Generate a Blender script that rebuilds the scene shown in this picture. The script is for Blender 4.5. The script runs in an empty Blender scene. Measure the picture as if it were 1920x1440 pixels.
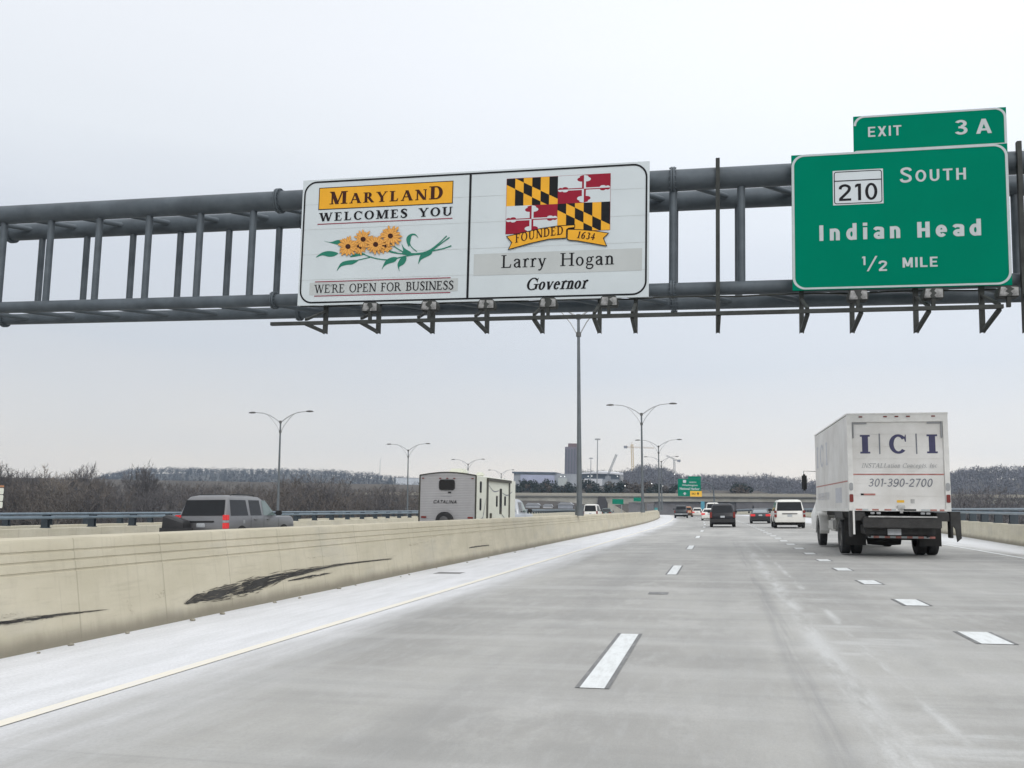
import bpy, bmesh, math, random
from mathutils import Vector, Matrix
rnd = random.Random(7)
scene = bpy.context.scene
COL = scene.collection
# ------------------------------------------------------------------ camera
CF, CCY, YAW, PITCH, ROLL, CH = 1667.84, 773.06, .2281, .1030, .0228, 1.3661   # focal length and principal row for a 1920 x 1440 frame
SUPER = .0282                                                                   # superelevation of the carriageway
_f = Vector((-math.sin(YAW)*math.cos(PITCH), math.cos(YAW)*math.cos(PITCH), math.sin(PITCH)))
_r = Vector((math.cos(YAW), math.sin(YAW), 0)); _u = _r.cross(_f)
CR = _r*math.cos(ROLL)+_u*math.sin(ROLL); CU = _u*math.cos(ROLL)-_r*math.sin(ROLL); CFW = _f
cam = bpy.data.cameras.new('camera'); cam_o = bpy.data.objects.new('camera', cam); COL.objects.link(cam_o)
cam_o.matrix_world = Matrix(((CR.x, CU.x, -CFW.x, 0), (CR.y, CU.y, -CFW.y, 0), (CR.z, CU.z, -CFW.z, CH), (0, 0, 0, 1)))
cam.sensor_fit = 'HORIZONTAL'; cam.sensor_width = 36; cam.lens = CF*36/1920
cam.shift_y = (CCY-720)/1920; cam.clip_end = 9000; cam.clip_start = .1
scene.camera = cam_o
# ------------------------------------------------------------------ light
scene.view_settings.view_transform = 'Standard'; scene.view_settings.look = 'None'
scene.view_settings.exposure = 0.0; scene.view_settings.gamma = 1; scene.view_settings.use_curve_mapping = False
scene.cycles.use_denoising = True
scene.cycles.max_bounces = 6; scene.cycles.volume_bounces = 0
scene.cycles.volume_max_steps = 64
def S(r, g, b):
    return tuple((c/255/12.92 if c/255 <= .04045 else ((c/255+.055)/1.055)**2.4) for c in (r, g, b))+(1,)
SUN_EL, SUN_AZ = 36, 152
w = bpy.data.worlds.new('World'); scene.world = w; w.use_nodes = True
nt = w.node_tree; N = nt.nodes; N.clear(); L = nt.links
tex = N.new('ShaderNodeTexSky'); tex.sky_type = 'NISHITA'; tex.sun_disc = False
tex.sun_elevation = math.radians(SUN_EL); tex.sun_rotation = math.radians(SUN_AZ)
bg1 = N.new('ShaderNodeBackground'); bg1.inputs[1].default_value = .1; L.new(tex.outputs[0], bg1.inputs[0])
tc = N.new('ShaderNodeTexCoord'); sep = N.new('ShaderNodeSeparateXYZ'); L.new(tc.outputs['Generated'], sep.inputs[0])
ramp = N.new('ShaderNodeValToRGB'); cr = ramp.color_ramp                          # cloud cover: brighter towards the zenith
nz = N.new('ShaderNodeTexNoise'); nz.inputs['Scale'].default_value = 2.2; nz.inputs['Detail'].default_value = 4
mp = N.new('ShaderNodeMapping'); mp.inputs['Scale'].default_value = (1, 1, 4.5); L.new(tc.outputs['Generated'], mp.inputs[0]); L.new(mp.outputs[0], nz.inputs[0])
ad = N.new('ShaderNodeMath'); ad.operation = 'MULTIPLY_ADD'; ad.inputs[1].default_value = .09; L.new(nz.outputs[0], ad.inputs[0]); 
ad2 = N.new('ShaderNodeMath'); ad2.operation = 'SUBTRACT'; ad2.inputs[1].default_value = .045
L.new(sep.outputs[2], ad2.inputs[0]); L.new(ad2.outputs[0], ad.inputs[2]); L.new(ad.outputs[0], ramp.inputs[0])
SKY = [(0.0, S(240, 231, 221)), (.035, S(238, 231, 223)), (.075, S(229, 227, 225)), (.16, S(214, 219, 226)), (.26, S(218, 224, 233)), (.36, S(238, 243, 249)), (.47, S(245, 249, 255)), (.6, (.93, .96, 1.0, 1)), (1.0, (1.5, 1.52, 1.55, 1))]
while len(cr.elements) < len(SKY): cr.elements.new(.5)
for el, (p, c) in zip(cr.elements, SKY): el.position = p; el.color = c
bg2 = N.new('ShaderNodeBackground'); az = N.new('ShaderNodeMapRange'); az.interpolation_type = 'SMOOTHSTEP'     # the cloud deck is a little thinner to the right
for i_, q_ in zip((1, 2, 3, 4), (-.65, .35, .99, 1.18)): az.inputs[i_].default_value = q_
L.new(sep.outputs[0], az.inputs[0]); L.new(az.outputs[0], bg2.inputs[1]); L.new(ramp.outputs[0], bg2.inputs[0])
mix = N.new('ShaderNodeMixShader'); mix.inputs[0].default_value = .96
L.new(bg1.outputs[0], mix.inputs[1]); L.new(bg2.outputs[0], mix.inputs[2])
out = N.new('ShaderNodeOutputWorld'); L.new(mix.outputs[0], out.inputs[0])
sun = bpy.data.lights.new('sun', 'SUN'); sun.energy = 1.25; sun.angle = math.radians(30); sun.color = (1, .97, .93)
sun_o = bpy.data.objects.new('sun', sun); COL.objects.link(sun_o)
sd = Vector((math.sin(math.radians(SUN_AZ))*math.cos(math.radians(SUN_EL)), math.cos(math.radians(SUN_AZ))*math.cos(math.radians(SUN_EL)), math.sin(math.radians(SUN_EL))))
sun_o.rotation_euler = sd.to_track_quat('Z', 'Y').to_euler()
# ------------------------------------------------------------------ survey helpers: a sight line of the photograph meets a plane of the place
def ray(px, py):
    d = CFW*CF+CR*(px-960)-CU*(py-CCY); return d/d.y
def at(px, py, Y): return Vector((0, 0, CH))+ray(px, py)*Y
def shift(Y):                                          # the carriageway bends left beyond 60 m
    return -(max(0, Y-60)**2)/3000 if Y < 300 else -(240**2)/3000-(Y-300)*.16
def dip(Y): return -3.2*min(1, max(0, (Y-165)/200))**2
def ground(px, py):
    d = ray(px, py); t = CH/(SUPER*d.x-d.z); return Vector((0, 0, CH))+d*t
def gz(X, Y): return SUPER*(X-shift(Y)) + dip(Y)
# ------------------------------------------------------------------ object helpers
def tag(o, label=None, cat=None, group=None, kind=None):
    if label: o['label'] = label
    if cat: o['category'] = cat
    if group: o['group'] = group
    if kind: o['kind'] = kind
    return o
def thing(name, label, cat, loc=(0, 0, 0), rot=(0, 0, 0), group=None):
    o = bpy.data.objects.new(name, None); COL.objects.link(o); o.location = loc; o.rotation_euler = rot
    o.empty_display_size = .3
    return tag(o, label, cat, group)
def copy_tree(o, parent=None):
    c = o.copy(); COL.objects.link(c); c.parent = parent
    for ch in list(o.children): copy_tree(ch, c)
    return c
class MB:
    def __init__(s): s.v = []; s.f = []; s.m = []; s.uv = None
    def add(s, vs, fs, m=0):
        b = len(s.v); s.v += [tuple(v) for v in vs]; s.f += [tuple(i+b for i in f) for f in fs]; s.m += [m]*len(fs); return s
    def box(s, x0, x1, y0, y1, z0, z1, m=0, rot=None, piv=None):
        vs = [Vector((x, y, z)) for z in (z0, z1) for y in (y0, y1) for x in (x0, x1)]
        if rot is not None:
            p = Vector(piv if piv else ((x0+x1)/2, (y0+y1)/2, (z0+z1)/2)); vs = [p+rot @ (v-p) for v in vs]
        return s.add(vs, [(0, 2, 3, 1), (4, 5, 7, 6), (0, 1, 5, 4), (2, 6, 7, 3), (0, 4, 6, 2), (1, 3, 7, 5)], m)
    def bar(s, a, b, w, h, m=0, up=(0, 0, 1)):           # rectangular bar from a to b
        a, b = Vector(a), Vector(b); d = (b-a).normalized(); u = Vector(up)
        if abs(d.dot(u)) > .98: u = Vector((0, 1, 0))
        x = d.cross(u).normalized(); u = x.cross(d)
        vs = [p+x*sx*w/2+u*sz*h/2 for p in (a, b) for sz in (-1, 1) for sx in (-1, 1)]
        return s.add(vs, [(0, 1, 3, 2), (4, 6, 7, 5), (0, 4, 5, 1), (2, 3, 7, 6), (0, 2, 6, 4), (1, 5, 7, 3)], m)
    def tube(s, pts, rad, n=10, m=0, cap=True):
        pts = [Vector(p) for p in pts]; k = len(pts); rad = rad if isinstance(rad, (list, tuple)) else [rad]*k
        b = len(s.v); ref = None
        for i, p in enumerate(pts):
            d = (pts[min(i+1, k-1)]-pts[max(i-1, 0)]).normalized()
            if ref is None: ref = Vector((0, 0, 1)) if abs(d.z) < .9 else Vector((0, 1, 0))
            x = d.cross(ref)
            if x.length < 1e-4: x = d.orthogonal()
            x.normalize(); y = d.cross(x); ref = y*-1 if False else x.cross(d)
            for j in range(n):
                a = 2*math.pi*j/n; s.v.append(tuple(p+(x*math.cos(a)+y*math.sin(a))*rad[i]))
        for i in range(k-1):
            for j in range(n):
                s.f.append((b+i*n+j, b+i*n+(j+1) % n, b+(i+1)*n+(j+1) % n, b+(i+1)*n+j)); s.m.append(m)
        if cap:
            s.f.append(tuple(b+j for j in range(n))[::-1]); s.m.append(m)
            s.f.append(tuple(b+(k-1)*n+j for j in range(n))); s.m.append(m)
        return s
    def prism(s, poly, y0, y1, m=0, plane='XZ'):          # polygon in XZ (or XY, YZ) swept along the third axis
        n = len(poly)
        def P(a, b, c): return (a, c, b) if plane == 'XZ' else ((a, b, c) if plane == 'XY' else (c, a, b))
        vs = [P(a, b, y0) for a, b in poly]+[P(a, b, y1) for a, b in poly]
        return s.add(vs, [tuple(range(n)), tuple(range(2*n-1, n-1, -1))]+[(i, n+i, n+(i+1) % n, (i+1) % n) for i in range(n)], m)
    def poly(s, pts, m=0): return s.add(pts, [tuple(range(len(pts)))], m)
    def lathe(s, prof, n=24, axis='X', c=(0, 0, 0), m=0):  # prof: (radius, along)
        b = len(s.v); k = len(prof)
        for r, a in prof:
            for j in range(n):
                t = 2*math.pi*j/n; p, q = r*math.cos(t), r*math.sin(t)
                v = (a, p, q) if axis == 'X' else ((p, a, q) if axis == 'Y' else (p, q, a))
                s.v.append((v[0]+c[0], v[1]+c[1], v[2]+c[2]))
        for i in range(k-1):
            for j in range(n): s.f.append((b+i*n+j, b+i*n+(j+1) % n, b+(i+1)*n+(j+1) % n, b+(i+1)*n+j)); s.m.append(m)
        return s
    def loft(s, rings, m=0, cap=True):
        b = len(s.v); n = len(rings[0])
        for r in rings: s.v += [tuple(p) for p in r]
        for i in range(len(rings)-1):
            for j in range(n): s.f.append((b+i*n+j, b+i*n+(j+1) % n, b+(i+1)*n+(j+1) % n, b+(i+1)*n+j)); s.m.append(m)
        if cap:
            s.f.append(tuple(range(b, b+n))[::-1]); s.m.append(m); e = b+(len(rings)-1)*n
            s.f.append(tuple(range(e, e+n))); s.m.append(m)
        return s
    def build(s, name, mats, parent=None, loc=(0, 0, 0), rot=(0, 0, 0), smooth=35, recalc=True, bevel=0):
        me = bpy.data.meshes.new(name); me.from_pydata(s.v, [], s.f)
        for mt in (mats if isinstance(mats, (list, tuple)) else [mats]): me.materials.append(mt)
        for p, mi in zip(me.polygons, s.m): p.material_index = mi
        if recalc:
            bm = bmesh.new(); bm.from_mesh(me); bmesh.ops.recalc_face_normals(bm, faces=bm.faces)
            if bevel: bmesh.ops.bevel(bm, geom=[e for e in bm.edges if len(e.link_faces) == 2 and e.calc_face_angle(0) > .6], offset=bevel, segments=2, affect='EDGES', clamp_overlap=True)
            bm.to_mesh(me); bm.free()
        if smooth:
            for p in me.polygons: p.use_smooth = True
            me.set_sharp_from_angle(angle=math.radians(smooth))
        if s.uv: 
            ul = me.uv_layers.new(name='UVMap')
            for p in me.polygons:
                for li, vi in zip(p.loop_indices, p.vertices): ul.data[li].uv = s.uv[vi]
        o = bpy.data.objects.new(name, me); COL.objects.link(o); o.location = loc; o.rotation_euler = rot
        if parent: o.parent = parent
        return o
# ------------------------------------------------------------------ materials
def mat(name, col, rough=.6, metal=0., var=.12, scale=3., bump=0., bscale=40., coat=0., emit=None, spec=.5, stretch=None, dirt=None):
    m = bpy.data.materials.new(name); m.use_nodes = True; nt = m.node_tree; N = nt.nodes; L = nt.links
    b = N['Principled BSDF']; b.inputs['Roughness'].default_value = rough; b.inputs['Metallic'].default_value = metal
    b.inputs['Specular IOR Level'].default_value = spec; b.inputs['Coat Weight'].default_value = coat
    t = N.new('ShaderNodeTexCoord'); mp = N.new('ShaderNodeMapping'); L.new(t.outputs['Object'], mp.inputs[0])
    if stretch: mp.inputs['Scale'].default_value = stretch
    n = N.new('ShaderNodeTexNoise'); n.inputs['Scale'].default_value = scale; n.inputs['Detail'].default_value = 6; n.inputs['Roughness'].default_value = .6
    L.new(mp.outputs[0], n.inputs[0])
    r = N.new('ShaderNodeValToRGB'); e = r.color_ramp.elements; e[0].position = .3; e[1].position = .7
    c = Vector(col[:3]); lo = c*(1-var); hi = c*(1+var)
    if dirt: lo = Vector(dirt[:3])
    e[0].color = (*lo, 1); e[1].color = (*[min(1, x) for x in hi], 1)
    L.new(n.outputs[0], r.inputs[0]); L.new(r.outputs[0], b.inputs['Base Color'])
    if bump:
        n2 = N.new('ShaderNodeTexNoise'); n2.inputs['Scale'].default_value = bscale; n2.inputs['Detail'].default_value = 4; L.new(mp.outputs[0], n2.inputs[0])
        bp = N.new('ShaderNodeBump'); bp.inputs['Strength'].default_value = bump; bp.inputs['Distance'].default_value = .02
        L.new(n2.outputs[0], bp.inputs['Height']); L.new(bp.outputs[0], b.inputs['Normal'])
    if emit: b.inputs['Emission Color'].default_value = emit[0]; b.inputs['Emission Strength'].default_value = emit[1]
    return m
M = {}
M['steel'] = mat('painted_steel', (.085, .102, .117), .55, .1, .25, 1.5, .15, 30, spec=.3)
M['steel_dark'] = mat('dark_steel', (.05, .056, .062), .55, .1, .25, 2)
M['bracket'] = mat('weathered_bracket', (.040, .043, .040), .65, .05, .35, 3, spec=.25)
M['galv'] = mat('galvanised_steel', (.28, .29, .30), .5, .25, .2, 4)
M['lamp_arm'] = mat('lamp_arm_aluminium', (.42, .43, .44), .45, .4, .1, 2)
M['lamp_pole'] = mat('lamp_pole_metal', (.12, .135, .145), .5, .3, .2, 1)
M['lamp_head'] = mat('lamp_head_grey', (.1, .1, .095), .5, .2, .2, 4)
M['lens'] = mat('lamp_lens', (.24, .24, .235), .3, 0, .6, 9)
M['rail'] = mat('rail_blue_grey_steel', (.17, .22, .26), .4, .3, .2, 2)
M['rail_post'] = mat('rail_post_dark', (.045, .06, .075), .5, .2, .2, 3)
M['parapet'] = mat('parapet_concrete', (.33, .31, .26), .85, 0, .14, 1.5, .3, 20)
M['concrete'] = mat('bridge_concrete', (.31, .30, .265), .9, 0, .2, .25, 0)
M['concrete_shade'] = mat('deck_shadow_line', (.16, .155, .145), .9, 0, .2, .3)
M['abut'] = mat('abutment_grey', (.14, .135, .14), .9, 0, .25, .15)
M['tyre'] = mat('tyre_rubber', (.022, .022, .023), .85, 0, .3, 8, .2, 60)
M['rim'] = mat('wheel_rim', (.42, .42, .43), .35, .7, .15, 6)
M['black'] = mat('black_plastic', (.02, .02, .021), .5, 0, .3, 6)
M['under'] = mat('underbody_black', (.018, .017, .016), .8, 0, .4, 5)
M['glass'] = mat('tinted_glass', (.010, .011, .013), .08, 0, .1, 2, spec=.3)
M['glass_clear'] = mat('clear_window_glass', (.16, .21, .2), .06, 0, .2, 2, spec=.8)
M['red_lens'] = mat('tail_light_red', (.19, .025, .02), .25, 0, .2, 12)
M['red_lit'] = mat('brake_light_lit', (.5, .03, .03), .25, 0, .35, 14, emit=((1, .06, .07, 1), .27))
M['white_lens'] = mat('reversing_lens', (.34, .35, .36), .2, 0, .1, 10)
M['plate'] = mat('number_plate', (.42, .44, .46), .4, 0, .15, 20)
M['green_sign'] = mat('green_sign_sheeting', (.0005, .180, .108), .6, 0, .05, .8, spec=.0)
M['sign_white'] = mat('white_sign_sheeting', (.55, .60, .62), .5, 0, .04, .8, spec=.15)
M['sign_grey'] = mat('grey_patch_sheeting', (.44, .465, .46), .5, 0, .06, 1.2)
M['sign_letter'] = mat('silver_white_letter_sheeting', (.46, .50, .51), .5, 0, .06, 4, spec=.15)
M['sign_back'] = mat('sign_back_aluminium', (.4, .41, .42), .45, .4, .1, 3)
M['ink'] = mat('black_sign_ink', (.012, .012, .014), .6, 0, .2, 6, spec=.12)
M['ink_red'] = mat('dark_red_line_ink', (.24, .03, .05), .5, 0, .1, 6)
M['gold'] = mat('golden_yellow_ink', (.74, .37, .03), .5, 0, .06, 3, spec=.15)
M['brown_ink'] = mat('dark_brown_ink', (.05, .018, .012), .6, 0, .1, 6, spec=.12)
M['flag_red'] = mat('flag_crimson_ink', (.26, .012, .030), .5, 0, .06, 3, spec=.12)
M['leaf_green'] = mat('leaf_green_ink', (.0, .16, .10), .5, 0, .06, 5)
M['petal'] = mat('petal_orange_ink', (.68, .33, .06), .5, 0, .12, 9)
M['petal_edge'] = mat('petal_outline_ink', (.42, .16, .02), .5, 0, .12, 9)  # darker printed outline of the petals
M['yellow_panel'] = mat('yellow_exit_panel', (.78, .45, .03), .5, 0, .06, 2)
M['blue_ink'] = mat('navy_letter_vinyl', (.045, .045, .115), .45, 0, .12, 6)
M['grey_ink'] = mat('grey_letter_vinyl', (.17, .18, .21), .5, 0, .25, 6)
M['faint_ink'] = mat('faded_letter_vinyl', (.36, .365, .37), .5, 0, .2, 8)
M['faint_blue'] = mat('faded_blue_vinyl', (.52, .53, .57), .5, 0, .1, 5)
M['red_stripe'] = mat('red_stripe_vinyl', (.42, .17, .145), .5, 0, .3, 6)
M['truck_white'] = mat('dirty_white_truck_panel', (.74, .735, .72), .45, 0, .08, .9, dirt=(.60, .585, .555))
M['truck_frame'] = mat('truck_body_frame_white', (.74, .735, .71), .5, 0, .1, 3)
M['alum'] = mat('worn_aluminium', (.45, .45, .44), .4, .4, .25, 6)
# ------------------------------------------------------------------ serif lettering drawn with strokes (unit: cap height = 1)
def g_ring(cx, cy, rx, ry, wx, wy, a0, a1, n=18):
    o, i = [], []
    for k in range(n+1):
        a = math.radians(a0+(a1-a0)*k/n); o.append((cx+rx*math.cos(a), cy+ry*math.sin(a))); i.append((cx+(rx-wx)*math.cos(a), cy+(ry-wy)*math.sin(a)))
    return o+i[::-1]
def g_bar(x0, x1, y0, y1): return [(x0, y0), (x1, y0), (x1, y1), (x0, y1)]
def g_dia(xa, ya, xb, yb, w): return [(xa-w/2, ya), (xa+w/2, ya), (xb+w/2, yb), (xb-w/2, yb)]
def g_path(pts, n=6):                                     # (x, y, width) knots -> smooth strip
    P = []
    for i in range(len(pts)-1):
        p0, p1, p2, p3 = pts[max(i-1, 0)], pts[i], pts[i+1], pts[min(i+2, len(pts)-1)]
        for k in range(n):
            t = k/n; P.append(tuple(.5*((2*b)+(-a+c)*t+(2*a-5*b+4*c-d)*t*t+(-a+3*b-3*c+d)*t**3) for a, b, c, d in zip(p0, p1, p2, p3)))
    P.append(pts[-1]); l, r = [], []
    for i, (x, y, w) in enumerate(P):
        a, b = P[max(i-1, 0)], P[min(i+1, len(P)-1)]; dx, dy = b[0]-a[0], b[1]-a[1]; d = math.hypot(dx, dy) or 1
        l.append((x-dy/d*w/2, y+dx/d*w/2)); r.append((x+dy/d*w/2, y-dx/d*w/2))
    return l+r[::-1]
def glyph(c, T, t):
    s = max(.035, t*.8); e = T*.55; x = .66
    def foot(xc, y=0, w=None):
        w = w or T+.22; return g_bar(xc-w/2, xc+w/2, y, y+s)
    def top(xc, y=1, w=None): return foot(xc, y-s, w)
    B, D, R, P = g_bar, g_dia, g_ring, g_path
    H = T/2+.11
    if c == ' ': return [], .42
    if c == "'": return [[(0, .98), (.11, .98), (.07, .68), (.04, .68)]], .13
    if c == '.': return [R(.09, .07, .07, .07, .069, .069, 0, 360)], .2
    if c == ',': return [R(.09, .07, .07, .07, .069, .069, 0, 360), [(.1, .03), (.16, .05), (.06, -.16), (.03, -.14)]], .2
    if c == 'A': return [D(.13, 0, .46, 1, t*1.3), D(.83, 0, .48, 1, T*1.08), B(.2, .7, .32, .32+t), foot(.13, w=.28), foot(.83, w=.36)], .98
    if c == 'B': return [B(H-T/2, H+T/2, 0, 1), foot(H), top(H), B(H, .48, 0, t), B(H, .46, 1-t, 1), B(H, .48, .5, .5+t), R(.44, .75, .24, .25, T, t, -90, 90), R(.45, .27, .29, .27, T, t, -90, 90)], .76
    if c == 'C': return [R(.46, .5, .44, .52, T, t, 38, 318, 26), [(.78, .62), (.83, .62), (.83, 1.0), (.79, .98), (.74, .80)]], .88
    if c == 'D': return [B(H-T/2, H+T/2, 0, 1), foot(H), top(H), B(H, .48, 0, t), B(H, .48, 1-t, 1), R(.46, .5, .43, .5, T, t, -90, 90, 22)], .93
    if c in 'EF':
        g = [B(H-T/2, H+T/2, 0, 1), foot(H), top(H), B(H, .66, 1-t, 1), [(.66, 1), (.69, .74), (.655, .74), (.6, 1-t)], B(H, .5, .5, .5+t), B(.48, .515, .38, .66)]
        if c == 'E': g += [B(H, .68, 0, t), [(.68, 0), (.73, .28), (.69, .28), (.6, t)]]
        return g, .78 if c == 'E' else .72
    if c == 'G': return [R(.48, .5, .46, .52, T, t, 38, 300, 26), [(.80, .62), (.85, .62), (.85, 1.0), (.81, .98), (.75, .80)], B(.72, .72+T, .06, .44), B(.58, .72+T+.1, .42, .42+s), B(.56, .76, 0, t*1.4)], .98
    if c in 'HN':
        if c == 'H': return [B(H-T/2, H+T/2, 0, 1), B(.78-T/2, .78+T/2, 0, 1), foot(H), top(H), foot(.78), top(.78), B(H, .78, .5, .5+t)], .96
        return [B(.14, .14+t*1.3, 0, 1), D(.18, 1, .8, 0, T*1.15), B(.8, .8+t*1.3, 0, 1), foot(.16, w=.28), top(.12, w=.24), top(.82, w=.28)], .98
    if c == 'I': return [B(H-T/2, H+T/2, 0, 1), foot(H), top(H)], 2*H
    if c == 'L': return [B(H-T/2, H+T/2, 0, 1), foot(H), top(H), B(H, .66, 0, t), [(.66, 0), (.71, .3), (.67, .3), (.57, t)]], .76
    if c == 'M': return [B(.14, .14+t*1.3, 0, 1), D(.2, 1, .54, 0, T*1.1), D(.54, 0, .88, 1, t*1.2), B(.9, .9+T, 0, 1), foot(.16, w=.28), top(.14, w=.26), foot(.9+T/2), top(.9+T/2)], 1.12+T/2
    if c == 'O': return [R(.47, .5, .46, .52, T, t, 0, 180, 22), R(.47, .5, .46, .52, T, t, 180, 360, 22)], .95
    if c == 'P': return [B(H-T/2, H+T/2, 0, 1), foot(H), top(H), B(H, .46, 1-t, 1), B(H, .46, .46, .46+t), R(.44, .73, .26, .27, T, t, -90, 90)], .73
    if c == 'R': return [B(H-T/2, H+T/2, 0, 1), foot(H), top(H), B(H, .46, 1-t, 1), B(H, .46, .48, .48+t), R(.44, .74, .26, .26, T, t, -90, 90), D(.46, .5, .8, 0, T*1.05), foot(.83, w=.2)], .92
    if c == 'T': return [B(.41-T/2, .41+T/2, 0, 1), foot(.41), B(.06, .76, 1-t, 1), [(.02, 1), (.08, 1), (.14, 1-t), (.06, .72), (.02, .72)], [(.80, 1), (.74, 1), (.68, 1-t), (.76, .72), (.80, .72)]], .82
    if c == 'S': return [P([(.58, .80, t), (.5, .93, t*1.2), (.34, .985, t*1.3), (.16, .88, T*.8), (.14, .72, T), (.32, .56, T*1.15), (.5, .4, T*1.1), (.55, .22, T*.9), (.42, .05, t*1.4), (.28, .015, t*1.2), (.13, .09, t), (.06, .26, t)]), B(.57, .6, .7, 1.0), B(.04, .07, 0, .3)], .67
    if c == 'U': return [B(H-T/2, H+T/2, .3, 1), top(H), R(.47, .32, .47-H+T/2, .34, T*.9, t, 180, 360, 20), B(.94-H+T/2-t*1.3, .94-H+T/2, .3, 1), top(.8, w=.28)], .96
    if c == 'W': return [D(.16, 1, .44, 0, T*1.05), D(.44, 0, .66, 1, t*1.2), D(.66, 1, .94, 0, T*1.05), D(.94, 0, 1.2, 1, t*1.2), top(.16, w=.36), top(.66, w=.32), top(1.2, w=.26)], 1.34
    if c == 'Y': return [D(.16, 1, .46, .44, T*1.05), D(.48, .44, .8, 1, t*1.2), B(.47-T/2, .47+T/2, 0, .46), foot(.47), top(.16, w=.36), top(.8, w=.27)], .93
    if c == '1': return [B(.22-T*.4, .22+T*.4, 0, 1), foot(.22, w=.4), [(.04, .84), (.22-T*.4, .9), (.22, 1), (.2, 1), (.04, .88)]], .44
    if c == '3': return [R(.26, .76, .22, .24, T*.8, t, -90, 150), R(.26, .27, .25, .28, T*.9, t, -150, 90)], .55
    if c == '4': return [B(.36-T*.4, .36+T*.4, 0, 1), B(.02, .56, .26, .26+t*1.5), [(.02, .27), (.08, .27), (.38, .96), (.34, 1)]], .6
    if c == '6': return [R(.3, .3, .26, .31, T*.85, t, 0, 180), R(.3, .3, .26, .31, T*.85, t, 180, 360), P([(.1, .3, T*.8), (.14, .62, T*.8), (.3, .88, t*1.6), (.5, 1, t)])], .6
    if c == 'a': return [P([(.09, .5, t*1.6), (.14, .61, t*1.4), (.27, .655, t*1.2), (.4, .58, T*.9), (.42, .45, T), (.42, .1, T), (.46, .03, t*1.3), (.54, .06, t)]), R(.24, .19, .2, .2, T*.9, t, 60, 330), P([(.2, .36, t), (.32, .42, t), (.42, .46, t)])], .58
    if c == 'e': return [R(.29, .33, .26, .345, T*.95, t, 5, 325, 24), B(.06, .53, .36, .36+t)], .58
    if c == 'g': return [R(.26, .44, .2, .225, T*.8, t, 0, 180), R(.26, .44, .2, .225, T*.8, t, 180, 360), P([(.4, .6, t), (.48, .63, t*1.3), (.55, .62, t*1.5)]), P([(.14, .26, t), (.08, .14, T*.6), (.2, .07, T*.7), (.42, .05, T*.8), (.5, -.07, T*.7), (.4, -.22, t*1.2), (.22, -.25, t*1.2), (.08, -.17, T*.6), (.1, -.04, t), (.16, .04, t)])], .56
    if c == 'n': return [B(.1, .1+T*.9, 0, x), B(.01, .12, x-s, x), foot(.1+T*.45, w=T+.16), P([(.1+T*.9, .52, t), (.26, .63, t*1.4), (.4, .62, T*.7), (.47, .48, T*.95), (.475, 0, T*.95)]), foot(.475, w=T+.16)], .62
    if c == 'o': return [R(.29, .33, .27, .345, T*.95, t, 0, 180), R(.29, .33, .27, .345, T*.95, t, 180, 360)], .6
    if c == 'r': return [B(.1, .1+T*.9, 0, x), B(.01, .12, x-s, x), foot(.1+T*.45, w=T+.2), P([(.1+T*.9, .46, t), (.24, .6, t*1.3), (.34, .66, T*.7), (.42, .58, T*.8)])], .44
    if c == 'v': return [D(.12, x, .3, 0, T), D(.31, 0, .49, x, t*1.2), B(.0, .24, x-s, x), B(.4, .58, x-s, x)], .58
    if c == 'y': return [D(.12, x, .32, .02, T), P([(.5, x, t*1.2), (.34, .1, t*1.2), (.25, -.14, t*1.3), (.15, -.24, T*.7), (.06, -.2, T*.7)]), B(.0, .24, x-s, x), B(.41, .6, x-s, x)], .6
    if c in 'tcpsl':
        return {'t': ([B(.14, .14+T*.9, .06, .86), B(.02, .36, x-s, x), P([(.18, .08, T*.8), (.26, .01, t), (.36, .08, t)])], .38),
                'c': ([R(.29, .33, .26, .345, T*.95, t, 45, 325, 24)], .54),
                'p': ([B(.1, .1+T*.9, -.3, x), foot(.14, -.3, T+.16), R(.32, .33, .25, .345, T*.9, t, -150, 150)], .62),
                's': ([P([(.4, .52, t), (.3, .64, t*1.3), (.15, .58, T*.7), (.16, .44, T*.8), (.36, .28, T*.9), (.4, .12, T*.7), (.26, .01, t*1.3), (.1, .06, t), (.06, .18, t)])], .48),
                'l': ([B(.1, .1+T*.9, 0, 1.02), foot(.1+T*.45, w=T+.2), B(.0, .12, 1.02-s, 1.02)], .36)}[c]
    if c == 'i': return [B(.1, .1+T*.9, 0, x), B(.0, .12, x-s, x), foot(.1+T*.45, w=T+.2), R(.1+T*.45, .86, .075, .075, .074, .074, 0, 360)], .36
    return [], .5
def serif(txt, T=.16, t=.04, gap=.12, slant=0., sizes=None, space=1.):
    polys, x = [], 0.
    for i, c in enumerate(txt):
        g, a = glyph(c, T, t); k = sizes[i] if sizes else 1.
        for p in g: polys.append([(x+u*k+slant*v*k, v*k) for u, v in p])
        x += a*k*(space if c == ' ' else 1)+gap
    xs = [u for p in polys for u, v in p]; x0, x1 = min(xs), max(xs)
    return [[(u-x0, v) for u, v in p] for p in polys], x1-x0
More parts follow.
